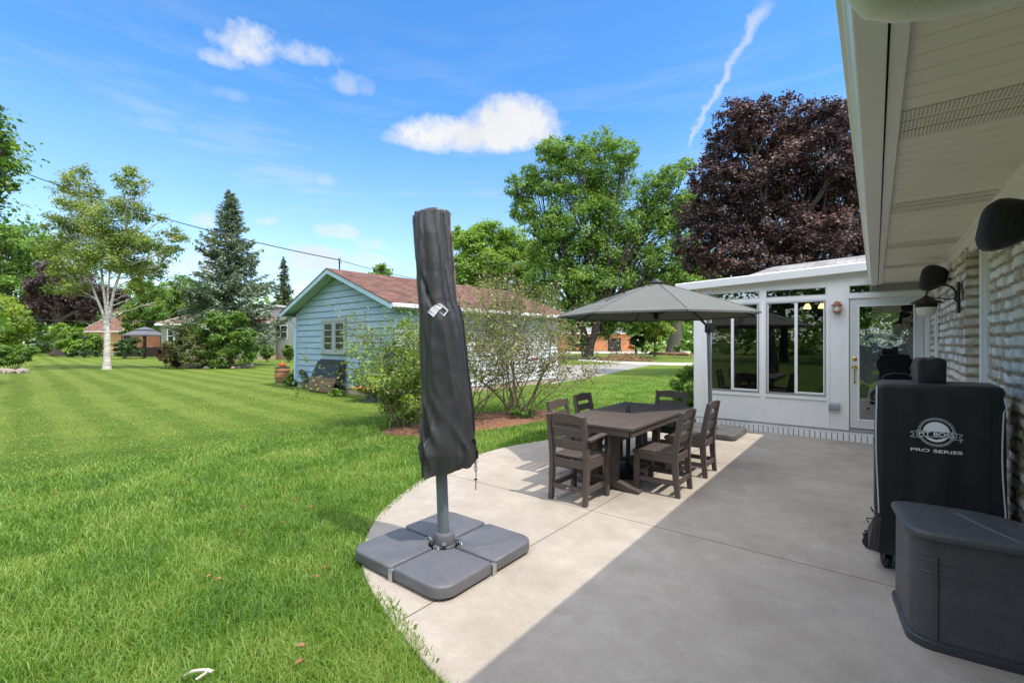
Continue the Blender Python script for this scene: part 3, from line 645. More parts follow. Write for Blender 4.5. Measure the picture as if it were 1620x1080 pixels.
# ------------------------------------------------------------------ the house with its eave
HX, HX2, HY = .67, .765, 5.64
def stone_wall(name, fn, u0, u1, z0, z1, parent, seed=1, step=.0125, smooth_face=False):
    rg = np.random.default_rng(seed); nu = int((u1 - u0) / step) + 1; nz = int((z1 - z0) / step) + 1
    U, Z = np.meshgrid(np.linspace(u0, u1, nu), np.linspace(z0, z1, nz), indexing='ij')
    wob = .005 * np.sin(U * 4 + seed) + .003 * np.sin(U * 13 + 2 + seed)
    RH = .086; zz = (Z + wob) / RH; row = np.floor(zz).astype(int); fz = zz - row
    dist_v = np.zeros_like(U); tone = np.zeros_like(U); bulge = np.zeros_like(U); fu = np.zeros_like(U)
    for r in np.unique(row):
        L_ = rg.uniform(.10, .23, 400); b = np.cumsum(L_) - rg.uniform(0, .4); bt = rg.random(400); bb = rg.uniform(-.008, .012, 400)
        mk = row == r; k = np.clip(np.searchsorted(b, U[mk] - u0), 1, 399); lo = b[k - 1] + u0; hi = b[k] + u0
        dist_v[mk] = np.minimum(U[mk] - lo, hi - U[mk]); tone[mk] = bt[k]; bulge[mk] = bb[k]
    dz = np.minimum(fz, 1 - fz) * RH
    nA = np.array([noise.noise((u * 16 + seed * 3, z * 16, 1.)) for u, z in zip(U.ravel(), Z.ravel())]).reshape(U.shape)
    nB = np.array([noise.noise((u * 45 + seed * 3, z * 45, 5.)) for u, z in zip(U.ravel(), Z.ravel())]).reshape(U.shape)
    mw = .0145 + .009 * nA
    mortar = np.clip((mw - dz) / .006 + .5, 0, 1); vj = np.clip((.011 + .005 * nB - dist_v) / .006 + .5, 0, 1)
    pil = np.minimum(1, dz / .022) ** .5 * np.minimum(1, dist_v / .03) ** .5
    h_block = .012 + bulge * 1.2 + .022 * pil + .008 * nA + .006 * nB
    h_mort = .026 + .030 * np.abs(nA) + .016 * nB
    h = h_block * (1 - vj) + vj * (.004 + .008 * nA)
    if smooth_face: h = .018 + .010 * np.minimum(1, dz / .022) + .006 * nA; h_mort = .006 + .012 * np.abs(nA); vj = vj * 0; tone = tone * 0 + .35
    h = h * (1 - mortar) + h_mort * mortar
    mort = np.maximum(mortar, vj * .65)
    Ppos = fn(U, Z, h); V = np.stack(Ppos, -1).reshape(-1, 3)
    I = np.arange(nu * nz).reshape(nu, nz); F = np.stack([I[:-1, :-1], I[1:, :-1], I[1:, 1:], I[:-1, 1:]], -1).reshape(-1, 4)
    o = np_mesh(name, V, F, M['limestone'], parent)
    a = o.data.attributes.new('mortar', 'FLOAT', 'POINT'); a.data.foreach_set('value', mort.astype(np.float32).ravel())
    tn = np.clip(tone + .35 * nA, 0, 1)
    a = o.data.attributes.new('tone', 'FLOAT', 'POINT'); a.data.foreach_set('value', tn.astype(np.float32).ravel())
    o.data.polygons.foreach_set('use_smooth', [True] * len(o.data.polygons))
    return o
house = thing('house', 'house with split limestone wall and cream vinyl eave along the patio', 'house', (HX, 4, 0))
inv = Matrix.Translation((-HX, -4, 0))
def hpart(mb, name, m, **k):
    mb.v = [(x - HX, y - 4, z) for x, y, z in mb.v]; return mb.build(name, m, house, **k)
stone_wall('stone_wall', lambda U, Z, h: (0 - h, U - 4, Z), HY, 9.14, 0.02, 2.42, house, 3)
stone_wall('stone_wall', lambda U, Z, h: (HX2 - HX - h, U - 4, Z), 2.6, HY + .0, 0.02, 2.42, house, 8)
stone_wall('stone_return', lambda U, Z, h: (U - HX, HY - 4 - h + .01, Z), HX - .050, HX2 + .0, 0.02, 2.42, house, 5, smooth_face=True)
mb = MB(); mb.box(HX - .02, 9, HY + .004, 9.2, -.1, 2.6); mb.box(HX2 + .005, 9, -3, HY + .03, -.1, 2.6); hpart(mb, 'wall_core', M['found'])
mb = MB(); mb.box(HX2 - .06, HX2 - .01, HY - .30, HY - .19, 0.02, 2.40); mb.box(HX2 - .085, HX2 - .05, HY - .285, HY - .205, 0.0, 2.40); hpart(mb, 'white_post', M['white'], bevel=.004)
mb = MB(); mb.box(HX - .075, HX - .045, 7.93, 8.02, .0, 2.40); hpart(mb, 'white_post', M['white'], bevel=.003)
# frieze crown under the soffit
mb = MB(); FR = [(0, 2.489), (-.085, 2.489), (-.085, 2.47), (-.06, 2.455), (-.055, 2.41), (-.035, 2.40), (-.03, 2.36), (0, 2.36)]
mb.loft([[Vector((HX + .0 + x, y, z)) for x, z in FR] for y in (-2.0, 9.14)]); hpart(mb, 'frieze', M['trimwhite'])
mb = MB(); mb.box(HX + .001, HX2 + .02, -2, HY + .0, 2.40, 2.42); hpart(mb, 'frieze', M['trimwhite'])
# soffit: V-grooved panels with three perforated bands
vents = [(2.38, 2.72), (3.95, 4.29), (5.52, 5.86), (7.09, 7.43), (.81, 1.15)]
mb = MB(); y = -2.0; prof = []
while y < 9.14:
    prof += [(y, 2.49), (y + .100, 2.49), (y + .105, 2.497)]; y += .11
x0, x1 = .075, HX - .02
vs = [(x, min(yy, 9.14), z) for x in (x0, x1) for yy, z in prof]; n = len(prof)
mb.add(vs, [(i, i + 1, n + i + 1, n + i) for i in range(n - 1)]); hpart(mb, 'soffit', M['soffit'])
for a, b in vents:
    mb = MB()
    for k in range(3): mb.box(x0 + .01, x1, a + k * .113 + .012, a + k * .113 + .096, 2.4865, 2.4885)
    hpart(mb, 'vent_strip', M['vent'])
# J strip, fascia gap and gutter
mb = MB(); mb.box(.034, .078, -2, 9.10, 2.466, 2.4855); hpart(mb, 'eave_trim', M['trimwhite'], bevel=.002)
mb = MB(); mb.box(.018, .034, -2, 9.10, 2.48, 2.60); hpart(mb, 'fascia', M['gap'])
mb = MB(); GP = [(.027, 2.60), (.027, 2.452), (-.046, 2.448), (-.051, 2.452), (-.055, 2.485), (-.062, 2.505), (-.072, 2.52), (-.075, 2.545), (-.077, 2.560), (-.090, 2.562), (-.092, 2.574), (-.082, 2.576), (-.072, 2.572), (-.068, 2.535), (-.045, 2.50), (.017, 2.462), (.019, 2.60)]
mb.loft([[Vector((x, y, z)) for x, z in GP] for y in (-2.0, 9.06)]); hpart(mb, 'gutter', M['trimwhite'])
# downspout crossing to the wall
mb = MB(); pts = [(-.02, 1.46, 2.50), (-.02, 1.465, 2.47), (.0, 1.49, 2.447), (.05, 1.53, 2.437), (.12, 1.565, 2.434), (.4, 1.65, 2.434), (.72, 1.73, 2.43), (.735, 1.735, 2.35), (.735, 1.735, .05)]
mb.tube(pts, .042, 20); 
for i in range(9):
    q = i / 8; a = Vector((-.0, 1.49, 2.447)).lerp(Vector((.13, 1.57, 2.434)), q); d = Vector((.13, .085, -.015)).normalized() * .003
    mb.tube([a - d, a + d], .0445 - .001, 20)
mb.tube([(.22, 1.596, 2.434), (.226, 1.598, 2.434)], .0445, 20)
hpart(mb, 'downspout', M['trimwhite'], smooth=True)
# roof above the eave
mb = MB(); rz0 = 2.585; mb.add([(-.06, -3, rz0), (-.06, 9.0, rz0), (4.4, 9.0, rz0 + 1.55), (4.4, -3, rz0 + 1.55), (9, 9.0, rz0), (9, -3, rz0)], [(0, 1, 2, 3), (3, 2, 4, 5), (0, 3, 5), (1, 4, 2), (0, 5, 4, 1)])
o = hpart(mb, 'roof', M['shgrey'])
mb = MB(); mb.box(HX - .02, 9, 9.2, 17, -.1, 2.6); mb.add([(.4, 9.2, 2.62), (.4, 17.4, 2.62), (4.4, 17.4, 4.2), (4.4, 9.2, 4.2), (9, 9.2, 2.6), (9, 17.4, 2.6)], [(0, 1, 2, 3), (3, 2, 5, 4), (0, 3, 4), (1, 5, 2), (0, 4, 5, 1)])
hpart(mb, 'rear_wing', M['shgrey'])
# wall speakers
def speaker(x, y, z, rz, tilt, label, s=1.0):
    t = thing('wall_speaker', label, 'speaker', (x, y, z), rz, 'black speakers under the eave'); t.rotation_euler = (tilt, 0, rz)
    mb = MB()   # front baffle faces local -Y: tall rounded shield, body tapering back
    def ring(yy, w, h, r, zc=0): return [Vector((p.x * s, yy * s, p.y * s + zc * s)) for p in rr_ring(w, h, r, 8)]
    mb.loft([ring(-.075, .17, .27, .05), ring(-.06, .185, .29, .06), ring(-.02, .19, .295, .07, .004), ring(.03, .175, .27, .06, .010), ring(.08, .14, .215, .05, .018), ring(.115, .10, .16, .04, .022), ring(.12, .08, .14, .035, .022)])
    mb.build('cabinet', M['dark'], t, smooth=True)
    mb = MB(); mb.loft([ring(-.076, .165, .265, .05), ring(-.092, .15, .24, .055), ring(-.105, .115, .19, .05), ring(-.110, .06, .11, .025)]); mb.build('grille', mat('speaker_grille', (.02, .021, .026), .7, bump=.3, bscale=900), t)
    mb = MB()
    for k in range(3): mb.bar((-.02 * s + .012 * k * s, -.104 * s, -.05 * s), (-.012 * s + .012 * k * s, -.104 * s, (-.035 - .006 * k) * s), .004 * s, .002)
    mb.build('badge', M['alu'], t)
    mb = MB(); mb.tube([(0, .11 * s, 0), (.01, .16 * s, .01), (.02, .23 * s, .03)], .014 * s, 8)
    mb.lathe([(.0, 0), (.045 * s, .0), (.045 * s, .02 * s), (0, .02 * s)], 14, (.02, .22 * s, .03)); mb.build('bracket', M['dark'], t, smooth=True)
    for sg in (-1, 1): mb = MB(); mb.tube([(sg * .080 * s, .03 * s, 0), (sg * .098 * s, .035 * s, 0)], .022 * s, 12); mb.build('knob', M['dark'], t, smooth=True)
    mb = MB()
    for k in range(2): mb.tube([(.01 + .01 * k, .12 * s, .01), (.03, .15 * s, -.05 - .03 * k), (.05 + .01 * k, .18 * s, -.03), (.05, .21 * s, .05), (.03, .22 * s, .09)], .003, 6)
    mb.build('cable', M['soffit'], t)
    return t
speaker(.51, 3.34, 2.16, R(-84), R(-10), 'large black speaker nearest the downspout on the limestone wall', .86)
speaker(.49, 6.78, 2.27, R(-84), R(-10), 'black speaker farther along the wall beside the bracket lantern', .95)
# gooseneck wall lantern
t = thing('wall_lantern', 'dark bronze wall lantern with cream glass bowl on a curved arm', 'lantern', (.60, 5.98, 1.98))
mb = MB(); mb.box(-.0, .02, -.045, .045, -.13, .16); mb.build('backplate', M['bronze'], t, bevel=.006)
mb = MB(); mb.tube([(0, 0, -.02)] + [(-.11 + .105 * math.cos(a), 0, .045 + .10 * math.sin(a)) for a in [R(q) for q in range(-25, 181, 14)]] + [(-.215, 0, .0)], .009, 8)
mb.tube([(0, 0, .02), (-.06, 0, .0), (-.12, 0, .02), (-.215, 0, .03)], .006, 6)
mb.tube([(-.215 + .02 * math.cos(a), 0, .115 + .02 * math.sin(a)) for a in [2 * PI * k / 10 for k in range(11)]], .003, 5); mb.build('arm', M['bronze'], t, smooth=True)
mb = MB(); mb.lathe([(.0, .07), (.018, .065), (.03, .05), (.075, .025), (.118, .0), (.12, -.008), (.085, -.008), (.08, -.045), (.0, -.045)], 24, (-.215, 0, -.02)); mb.build('hood', M['bronze'], t, smooth=True)
mb = MB(); mb.lathe([(.078, 0), (.075, -.03), (.062, -.07), (.045, -.085), (0, -.088)], 24, (-.215, 0, -.066)); mb.build('glass_bowl', M['frost'], t, smooth=True)

# ------------------------------------------------------------------ sunroom
SY = 9.15
sr_ = thing('sunroom', 'white sunroom with sliding windows and glass door closing the patio end', 'sunroom', (-1.0, SY, 0))
def spart(mb, name, m, parent=None, **k):
    mb.v = [(x + 1.0, y - SY, z) for x, y, z in mb.v]
    return mb.build(name, m, parent or sr_, **k)
WL, WR = -2.73, HX
wins = [(-2.46, -1.62, -2.06), (-1.51, -.64, -1.06)]
DX0, DX1 = -.33, .57
def rake(x): return 2.56 + (x + 2.96) * .0425
# front wall: panels around the openings
mb = MB(); Y0, Y1 = SY, SY + .10
mb.box(WL, wins[0][0], Y0, Y1, .17, 2.6); mb.box(wins[0][1], wins[1][0], Y0, Y1, .17, 2.6); mb.box(wins[1][1], DX0, Y0, Y1, .17, 2.6); mb.box(DX1, WR, Y0, Y1, .17, 2.6)
for a, b, _ in wins: mb.box(a, b, Y0 + .006, Y1, .17, .68); mb.box(a, b, Y0, Y1, 2.27, 2.36); mb.box(a, b, Y0, Y1, 2.48, 2.6)
mb.box(DX0, DX1, Y0, Y1, 2.27, 2.355); mb.box(DX0, DX1, Y0, Y1, 2.482, 2.6)
mb.add([(WL, Y0 + .002, 2.6), (WR, Y0 + .002, 2.6), (WR, Y0 + .002, rake(WR) + .1), (WL, Y0 + .002, rake(WL) + .1)], [(0, 1, 2, 3)])
spart(mb, 'front_wall', M['white'])
mb = MB(); mb.box(WL, WL + .1, SY + .10, 12.6, .17, 2.6); mb.box(WL, WR, 12.6, 12.7, .17, 2.8); spart(mb, 'side_wall', M['white'])
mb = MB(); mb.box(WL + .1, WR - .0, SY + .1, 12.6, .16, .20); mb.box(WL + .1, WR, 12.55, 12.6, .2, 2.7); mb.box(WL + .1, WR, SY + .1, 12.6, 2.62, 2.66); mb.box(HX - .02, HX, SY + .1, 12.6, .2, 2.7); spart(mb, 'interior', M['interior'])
# trims: corner boards, panel battens, sills
mb = MB()
mb.box(WL - .012, WL + .17, SY - .014, SY, .165, 2.55)
for a, b in ((-1.600, -1.53), (-.62, -.585), (-.36, -.333), (DX1 + .003, DX1 + .06)): mb.box(a, b, SY - .012, SY, .175, 2.60)
mb.box(DX0 - .03, DX1 + .06, SY - .016, SY, 2.274, 2.345)
for a, b, _ in wins: mb.box(a - .015, b + .015, SY - .016, SY, .62, .675); mb.box(a, b, SY - .009, SY, 2.285, 2.345)
spart(mb, 'trim', M['white'], bevel=.003)
mb = MB(); mb.box(WL - .015, WR, SY - .022, SY, .150, .166); spart(mb, 'sill_flashing', M['alu'])
mb = MB(); mb.box(WL - .01, WR, SY - .014, SY + .1, .112, .15); spart(mb, 'base_band', M['white']); mb = MB(); mb.box(WL - .01, WR, SY - .010, SY + .1, -.05, .112); spart(mb, 'base_course', mat('dirty_mortar', (.16, .15, .14), .9))
mb = MB(); x = WL + .03; rnd = random.Random(4)
while x < WR:
    mb.box(x + .005, x + .070, SY - .020 - rnd.random() * .002, SY - .012, -.02, .108 + rnd.random() * .003); x += .0765
spart(mb, 'brick_course', M['white'], bevel=.003)
# windows
for a, b, c in wins:
    mb = MB(); z0, z1 = .68, 2.27
    mb.box(a, a + .02, SY - .012, SY + .05, z0, z1); mb.box(b - .02, b, SY - .012, SY + .05, z0, z1); mb.box(a + .02, b - .02, SY - .012, SY + .05, z0, z0 + .035); mb.box(a + .02, b - .02, SY - .012, SY + .05, z1 - .022, z1)
    fr = spart(mb, 'window_frame', M['alu'])
    mb = MB(); mb.box(c - .022, c + .022, SY - .004, SY + .04, z0 + .035, z1 - .022); mb.box(a + .02, a + .035, SY + .002, SY + .04, z0 + .035, z1 - .022); mb.box(b - .035, b - .02, SY + .002, SY + .04, z0 + .035, z1 - .022)
    mb.box(c + .022, b - .035, SY + .002, SY + .04, z0 + .035, z0 + .06); spart(mb, 'mullion', M['white'], fr)
    mb = MB(); mb.add([(a + .035, SY + .02, z0 + .035), (c - .022, SY + .02, z0 + .035), (c - .022, SY + .02, z1 - .022), (a + .035, SY + .02, z1 - .022)], [(0, 1, 2, 3)]); spart(mb, 'pane', M['pane'], fr)
    mb = MB(); mb.add([(c + .022, SY + .032, z0 + .06), (b - .035, SY + .032, z0 + .06), (b - .035, SY + .032, z1 - .022), (c + .022, SY + .032, z1 - .022)], [(0, 1, 2, 3)]); spart(mb, 'pane', M['pane'], fr)
for a, b in ((-2.50, -1.62), (-1.51, -.64), (DX0, DX1 - .01)):
    mb = MB(); z0, z1 = 2.36, 2.48
    mb.box(a, b, SY - .004, SY + .03, z0 - .004, z0 + .008); mb.box(a, b, SY - .004, SY + .03, z1 - .008, z1 + .003); mb.box(a, a + .01, SY - .004, SY + .03, z0 + .008, z1 - .008); mb.box(b - .01, b, SY - .004, SY + .03, z0 + .008, z1 - .008)
    fr = spart(mb, 'transom_frame', M['alu'])
    mb = MB(); mb.add([(a + .01, SY + .01, z0), (b - .01, SY + .01, z0), (b - .01, SY + .01, z1), (a + .01, SY + .01, z1)], [(0, 1, 2, 3)]); spart(mb, 'transom_pane', M['transom'], fr)
# door
dz0, dz1 = .215, 2.268; ga, gb, gz0, gz1 = -.20, .445, .36, 2.14
mb = MB()
mb.box(DX0 + .008, ga, SY + .015, SY + .055, dz0, dz1); mb.box(gb, DX1 - .008, SY + .015, SY + .055, dz0, dz1); mb.box(ga, gb, SY + .015, SY + .055, dz0, gz0); mb.box(ga, gb, SY + .015, SY + .055, gz1, dz1)
door = spart(mb, 'door', mat('door_paint', (.66, .70, .71), .4, bump=.02))
mb = MB()
for q in ((ga - .02, ga, gz0 - .02, gz1 + .02), (gb, gb + .02, gz0 - .02, gz1 + .02), (ga, gb, gz0 - .02, gz0), (ga, gb, gz1, gz1 + .02)): mb.box(q[0], q[1], SY + .006, SY + .015, q[2], q[3])
spart(mb, 'glass_bead', M['white'], door, bevel=.002)
mb = MB(); n = 30
vs = [(ga + (gb - ga) * i / n, SY + .03, gz0 + (gz1 - gz0) * j / n) for j in range(n + 1) for i in range(n + 1)]
mb.add(vs, [(j * (n + 1) + i, j * (n + 1) + i + 1, (j + 1) * (n + 1) + i + 1, (j + 1) * (n + 1) + i) for j in range(n) for i in range(n)]); spart(mb, 'door_glass', M['panedoor'], door)
def ylathe(mb, prof, c, n=16):
    mb.loft([[Vector((c[0] + r * math.cos(2 * PI * k / n), c[1] - q, c[2] + r * math.sin(2 * PI * k / n))) for k in range(n)] for r, q in prof])
mb = MB(); ylathe(mb, [(.0, 0), (.034, 0), (.034, .006), (.022, .012), (.018, .028), (0, .03)], (-.262, SY + .014, 1.31)); spart(mb, 'deadbolt', M['brass'], door, smooth=True)
mb = MB(); ylathe(mb, [(.0, 0), (.036, 0), (.036, .008), (.02, .012), (0, .014)], (-.262, SY + .014, 1.175)); mb.tube([(-.262, SY, 1.17), (-.262, SY - .045, 1.165), (-.262, SY - .055, 1.12), (-.262, SY - .048, 1.05), (-.262, SY - .04, .99), (-.262, SY - .025, .955), (-.262, SY, .945)], [.012, .013, .011, .010, .010, .012, .014], 10)
ylathe(mb, [(.0, 0), (.020, 0), (.020, .006), (0, .01)], (-.262, SY + .014, .945)); mb.tube([(-.285, SY - .02, 1.20), (-.25, SY - .05, 1.205)], .007, 8); spart(mb, 'handle', M['brass'], door, smooth=True)
mb = MB(); mb.box(DX0, DX1, SY - .02, SY + .06, .167, .185); mb.box(DX0, DX1, SY + .0, SY + .06, .185, .20); spart(mb, 'threshold', M['alu'])
mb = MB(); mb.box(DX0 + .005, DX1 - .005, SY + .02, SY + .05, .2, .216); spart(mb, 'door_sweep', M['gap'])
# low roof with its rake fascia, shingles behind
mb = MB(); a, b = -3.02, .02
mb.loft([[Vector((x, SY - .22, rake(x))), Vector((x, SY - .20, rake(x))), Vector((x, SY - .20, rake(x) + .125)), Vector((x, SY - .225, rake(x) + .135)), Vector((x, SY - .235, rake(x) + .12))] for x in (a, b)])
spart(mb, 'fascia', M['white'])
mb = MB(); mb.loft([[Vector((x, SY - .2, rake(x) + .01)), Vector((x, SY, rake(x) + .01)), Vector((x, SY, rake(x) + .03)), Vector((x, SY - .2, rake(x) + .03))] for x in (a, .6)]); spart(mb, 'roof_soffit', M['trimwhite'])
mb = MB(); mb.add([(a, SY - .2, rake(a) + .128), (2, SY - .2, rake(2) + .128), (2, 12.8, rake(2) + .128), (a, 12.8, rake(a) + .128)], [(0, 1, 2, 3)]); mb.add([(a, SY - .2, rake(a)), (a, SY - .2, rake(a) + .128), (a, 12.8, rake(a) + .128), (a, 12.8, rake(a))], [(0, 1, 2, 3)])
spart(mb, 'roof', M['shgrey'])
mb = MB(); vs = [(-1.72, SY - .12, 2.76), (.6, SY - .12, 2.86), (.6, SY + 1.6, 3.34), (-1.50, SY + 1.6, 3.24)]
vs = [(-1.93, SY + .05, 2.745), (.9, SY + .05, 2.855), (.9, SY + 1.2, 3.17), (-1.6, SY + 1.2, 3.06)]; mb.add(vs, [(0, 1, 2, 3)]); mb.add([vs[3], vs[2], (.9, 12.8, 2.8), (-1.9, 12.8, 2.7)], [(0, 1, 2, 3)]); mb.add([vs[0], vs[3], (-1.9, 12.8, 2.7)], [(0, 1, 2)])
o = spart(mb, 'upper_roof', M['shgrey']); uvl = o.data.uv_layers.new(name='UVMap')
for lp in o.data.loops: v = o.data.vertices[lp.vertex_index].co; uvl.data[lp.index].uv = (v.x, v.y)
# copper porch lantern and the dryer vent
t = thing('porch_lantern', 'small copper porch lantern with a frosted cylinder beside the door', 'lantern', (-.485, SY - .012, 2.13))
mb = MB(); mb.box(-.045, .045, -.014, 0, -.08, .10); mb.build('backplate', M['copper'], t, bevel=.004)
mb = MB(); mb.lathe([(0, .115), (.006, .11), (.012, .10), (.02, .085), (.05, .06), (.085, .045), (.085, .036), (.06, .034), (0, .034)], 24, (0, -.085, 0)); mb.tube([(0, 0, .07), (0, -.04, .10), (0, -.085, .10)], .006, 6); mb.build('cap', M['copper'], t, smooth=True)
mb = MB(); mb.lathe([(0, .034), (.052, .034), (.052, -.045), (.04, -.06), (0, -.06)], 24, (0, -.085, 0)); mb.build('glass', M['frost'], t, smooth=True)
mb = MB(); mb.lathe([(.03, -.058), (.055, -.060), (.055, -.070), (.04, -.078), (0, -.08)], 24, (0, -.085, 0))
for k in range(6): a_ = 2 * PI * k / 6; mb.tube([(.056 * math.cos(a_), -.085 + .056 * math.sin(a_), .036), (.056 * math.cos(a_), -.085 + .056 * math.sin(a_), -.064)], .003, 5)
mb.build('cage', M['copper'], t, smooth=True)
t = thing('outlet_box', 'small grey weatherproof outlet cover low on the white sunroom wall', 'outlet box', (-.525, SY - .012, .535))
mb = MB(); mb.loft([[Vector((x, y, z)) for y, z in ((0, -.055), (-.05, -.055), (-.062, -.03), (-.062, .03), (-.045, .055), (0, .058))] for x in (-.075, .075)]); mb.build('lid', mat('grey_cover', (.30, .32, .35), .5), t, bevel=.004)
mb = MB(); mb.box(-.02, .02, -.066, -.061, -.045, -.035); mb.build('latch', M['alu'], t); mb = MB(); mb.tube([(-.07, -.0, .062), (.07, -.0, .062)], .005, 6); mb.build('hinge', M['alu'], t)
# lamps glowing inside the sunroom
t = thing('pendant_lamp', 'brass pendant with two glowing warm shades seen through the sunroom window', 'lamp', (-.92, 10.6, 2.3))
mb = MB(); mb.tube([(0, 0, .32), (0, 0, .05)], .008, 6); mb.tube([(-.12, 0, .02), (0, 0, .06), (.12, 0, .02)], .007, 6); mb.build('stem', M['brass'], t, smooth=True)
for sg in (-1, 1): mb = MB(); mb.lathe([(0, .02), (.03, .015), (.05, -.02), (.065, -.07), (.06, -.075), (0, -.072)], 16, (sg * .12, 0, 0)); mb.build('shade', M['glow'], t, smooth=True)
# ------------------------------------------------------------------ patio furniture
def slat_back(mb, z0, z1, y0, y1, w, th, arch=0):
    """slat following the raked back between heights z0 and z1, arched top edge"""
    n = 8; front = []; back = []
    for i in range(n + 1):
        x = -w / 2 + w * i / n; zt = z1 + arch * (1 - (2 * x / w) ** 2)
        front.append([Vector((x, y0, z0)), Vector((x, y0 + th, z0)), Vector((x, y1 + th, zt)), Vector((x, y1, zt))])
    mb.loft(front)
def make_chair(arms, label, group='brown lumber chairs round the table'):
    """faces local +Y; origin on the ground under the seat centre"""
    t = thing('dining_chair', label, 'chair', group=group); W = .44; pw, pd = .046, .062; m = M['polewood']
    def rear(z):  # y of the rear post centre line
        return -.215 - .030 * max(0, (.36 - z) / .36) ** 1.5 - .075 * max(0, (z - .44) / .44) ** 1.25
    for sg in (-1, 1):
        mb = MB(); zs = [0, .08, .16, .25, .36, .44, .55, .66, .77, .868]
        mb.strip([(sg * (W / 2 - pw / 2), rear(z), z) for z in zs], pw, [.048, .05, .054, .06, .064, .064, .058, .052, .048, .044]); mb.build('rear_leg', m, t, bevel=.004)
        mb = MB(); mb.box(sg * (W / 2 - pw / 2) - pw / 2, sg * (W / 2 - pw / 2) + pw / 2, .165, .220, 0, .415 if not arms else .425); mb.build('front_leg', m, t, bevel=.004)
    iw = W - 2 * pw
    for (z0, z1, ar) in ((.535, .615, 0), (.655, .737, 0), (.780, .858, .022)):
        mb = MB(); slat_back(mb, z0, z1, rear(z0) - .006, rear(z1) - .006, iw, .018, ar); mb.build('back_slat', m, t, bevel=.003)
    mb = MB()
    for k in range(5):
        y0 = -.185 + k * .086
        if k < 4: mb.box(-W / 2 + .005, W / 2 - .005, y0, y0 + .078, .425, .445)
        else: mb.loft([[Vector((x, y0 + a, z)) for a, z in ((0, .445), (0, .425), (.05, .415), (.066, .40), (.078, .402), (.078, .425), (.062, .443))] for x in (-W / 2 + .005, W / 2 - .005)])
    mb.build('seat', m, t, bevel=.003)
    mb = MB()
    for sg in (-1, 1): mb.box(sg * (W / 2 - .006) - .010, sg * (W / 2 - .006) + .010, -.19, .165, .345, .424); mb.box(sg * (W / 2 - pw / 2) - .014, sg * (W / 2 - pw / 2) + .014, -.20, .166, .115, .165)
    mb.box(-iw / 2, iw / 2, .178, .20, .345, .415); mb.box(-iw / 2, iw / 2, -.232, -.212, .345, .42); mb.box(-iw / 2, iw / 2, -.248, -.224, .115, .165); mb.box(-iw / 2, iw / 2, .178, .206, .17, .205)
    mb.build('frame', m, t, bevel=.003)
    mb = MB(); mb.ico((0, -.2485, .14), .016, 2, sc=(1, .12, .6)); mb.build('maker_badge', M['alu'], t, smooth=True)
    if arms:
        for sg in (-1, 1):
            mb = MB(); x = sg * (W / 2 + .012)
            mb.strip([(x, rear(.64) - .01, .635), (x, -.05, .65), (x, .12, .655), (x, .25, .648)], .066, .02); mb.build('armrest', m, t, bevel=.004)
            mb = MB(); xs_ = sg * (W / 2 + .004); mb.strip([(xs_, .215, .64), (xs_ , .215, .56), (xs_, .205, .47), (xs_, .175, .41), (xs_, .12, .372)], .024, [.05, .045, .045, .045, .03]); mb.build('arm_support', m, t, bevel=.003)
    return t
side = make_chair(False, 'brown side chair nearest the camera on the house side of the table')
side.location = (-1.82, 4.925, 0); side.rotation_euler.z = R(90)
for (x, y, a, lab) in ((-1.80, 5.82, 90, 'brown side chair farther back on the house side, by the parasol base'),
                       (-2.80, 4.83, -90, 'brown side chair on the lawn side nearer the camera, pushed under the table'),
                       (-2.90, 5.62, -90, 'brown side chair on the lawn side in the parasol shade')):
    c = copy_tree(side); c.location = (x, y, 0); c.rotation_euler.z = R(a); c['label'] = lab
arm = make_chair(True, 'brown armchair at the near end of the table with its back to the camera')
arm.location = (-2.385, 4.175, 0); arm.rotation_euler.z = R(-1)
c = copy_tree(arm); c.location = (-2.33, 6.42, 0); c.rotation_euler.z = R(180); c['label'] = 'brown armchair at the far end of the table, facing the camera'

t = thing('dining_table', 'long brown slatted dining table on a trestle base', 'table', (-2.325, 5.21, 0)); m = M['polewood']
mb = MB(); W, L_ = .95, 1.92; n = 5; pwid = (W - .0) / n
for k in range(n):
    x0 = -W / 2 + k * pwid; mb.box(x0 + .003, x0 + pwid - .003, -L_ / 2, L_ / 2, .708, .735)
mb.build('tabletop', m, t, bevel=.004)
mb = MB(); 
for sg in (-1, 1): mb.box(sg * (W / 2 - .03) - .011, sg * (W / 2 - .03) + .011, -L_ / 2 + .03, L_ / 2 - .03, .645, .707); mb.box(-W / 2 + .045, W / 2 - .045, sg * (L_ / 2 - .03) - .011, sg * (L_ / 2 - .03) + .011, .645, .707)
mb.build('apron', m, t, bevel=.003)
for sg in (-1, 1):
    y = sg * .60; mb = MB()
    for s2 in (-1, 1): mb.strip([(s2 * .10, y, .05), (s2 * .105, y, .2), (s2 * .115, y, .45), (s2 * .12, y, .706)], .09, [.10, .085, .08, .085], side=(0, 1, 0))
    mb.box(-.40, .40, y - .035, y + .035, .655, .705)
    mb.build('trestle', m, t, bevel=.005)
    mb = MB(); mb.strip([(-.40, y, .018), (-.30, y, .030), (-.18, y, .055), (0, y, .075), (.18, y, .055), (.30, y, .030), (.40, y, .018)], .085, [.03, .045, .075, .09, .075, .045, .03], side=(0, 1, 0)); mb.build('foot', m, t, bevel=.004)
mb = MB(); mb.box(-.02, .02, -.58, .58, .44, .56); mb.build('stretcher', m, t, bevel=.004)
t = thing('parasol_stand', 'round black parasol stand under the table, its short pole poking through the top', 'parasol stand', (-2.33, 5.22, 0))
mb = MB(); mb.lathe([(0, 0), (.25, 0), (.265, .02), (.265, .05), (.24, .075), (.12, .095), (.06, .11), (0, .11)], 40); mb.build('base', M['dark'], t, smooth=True)
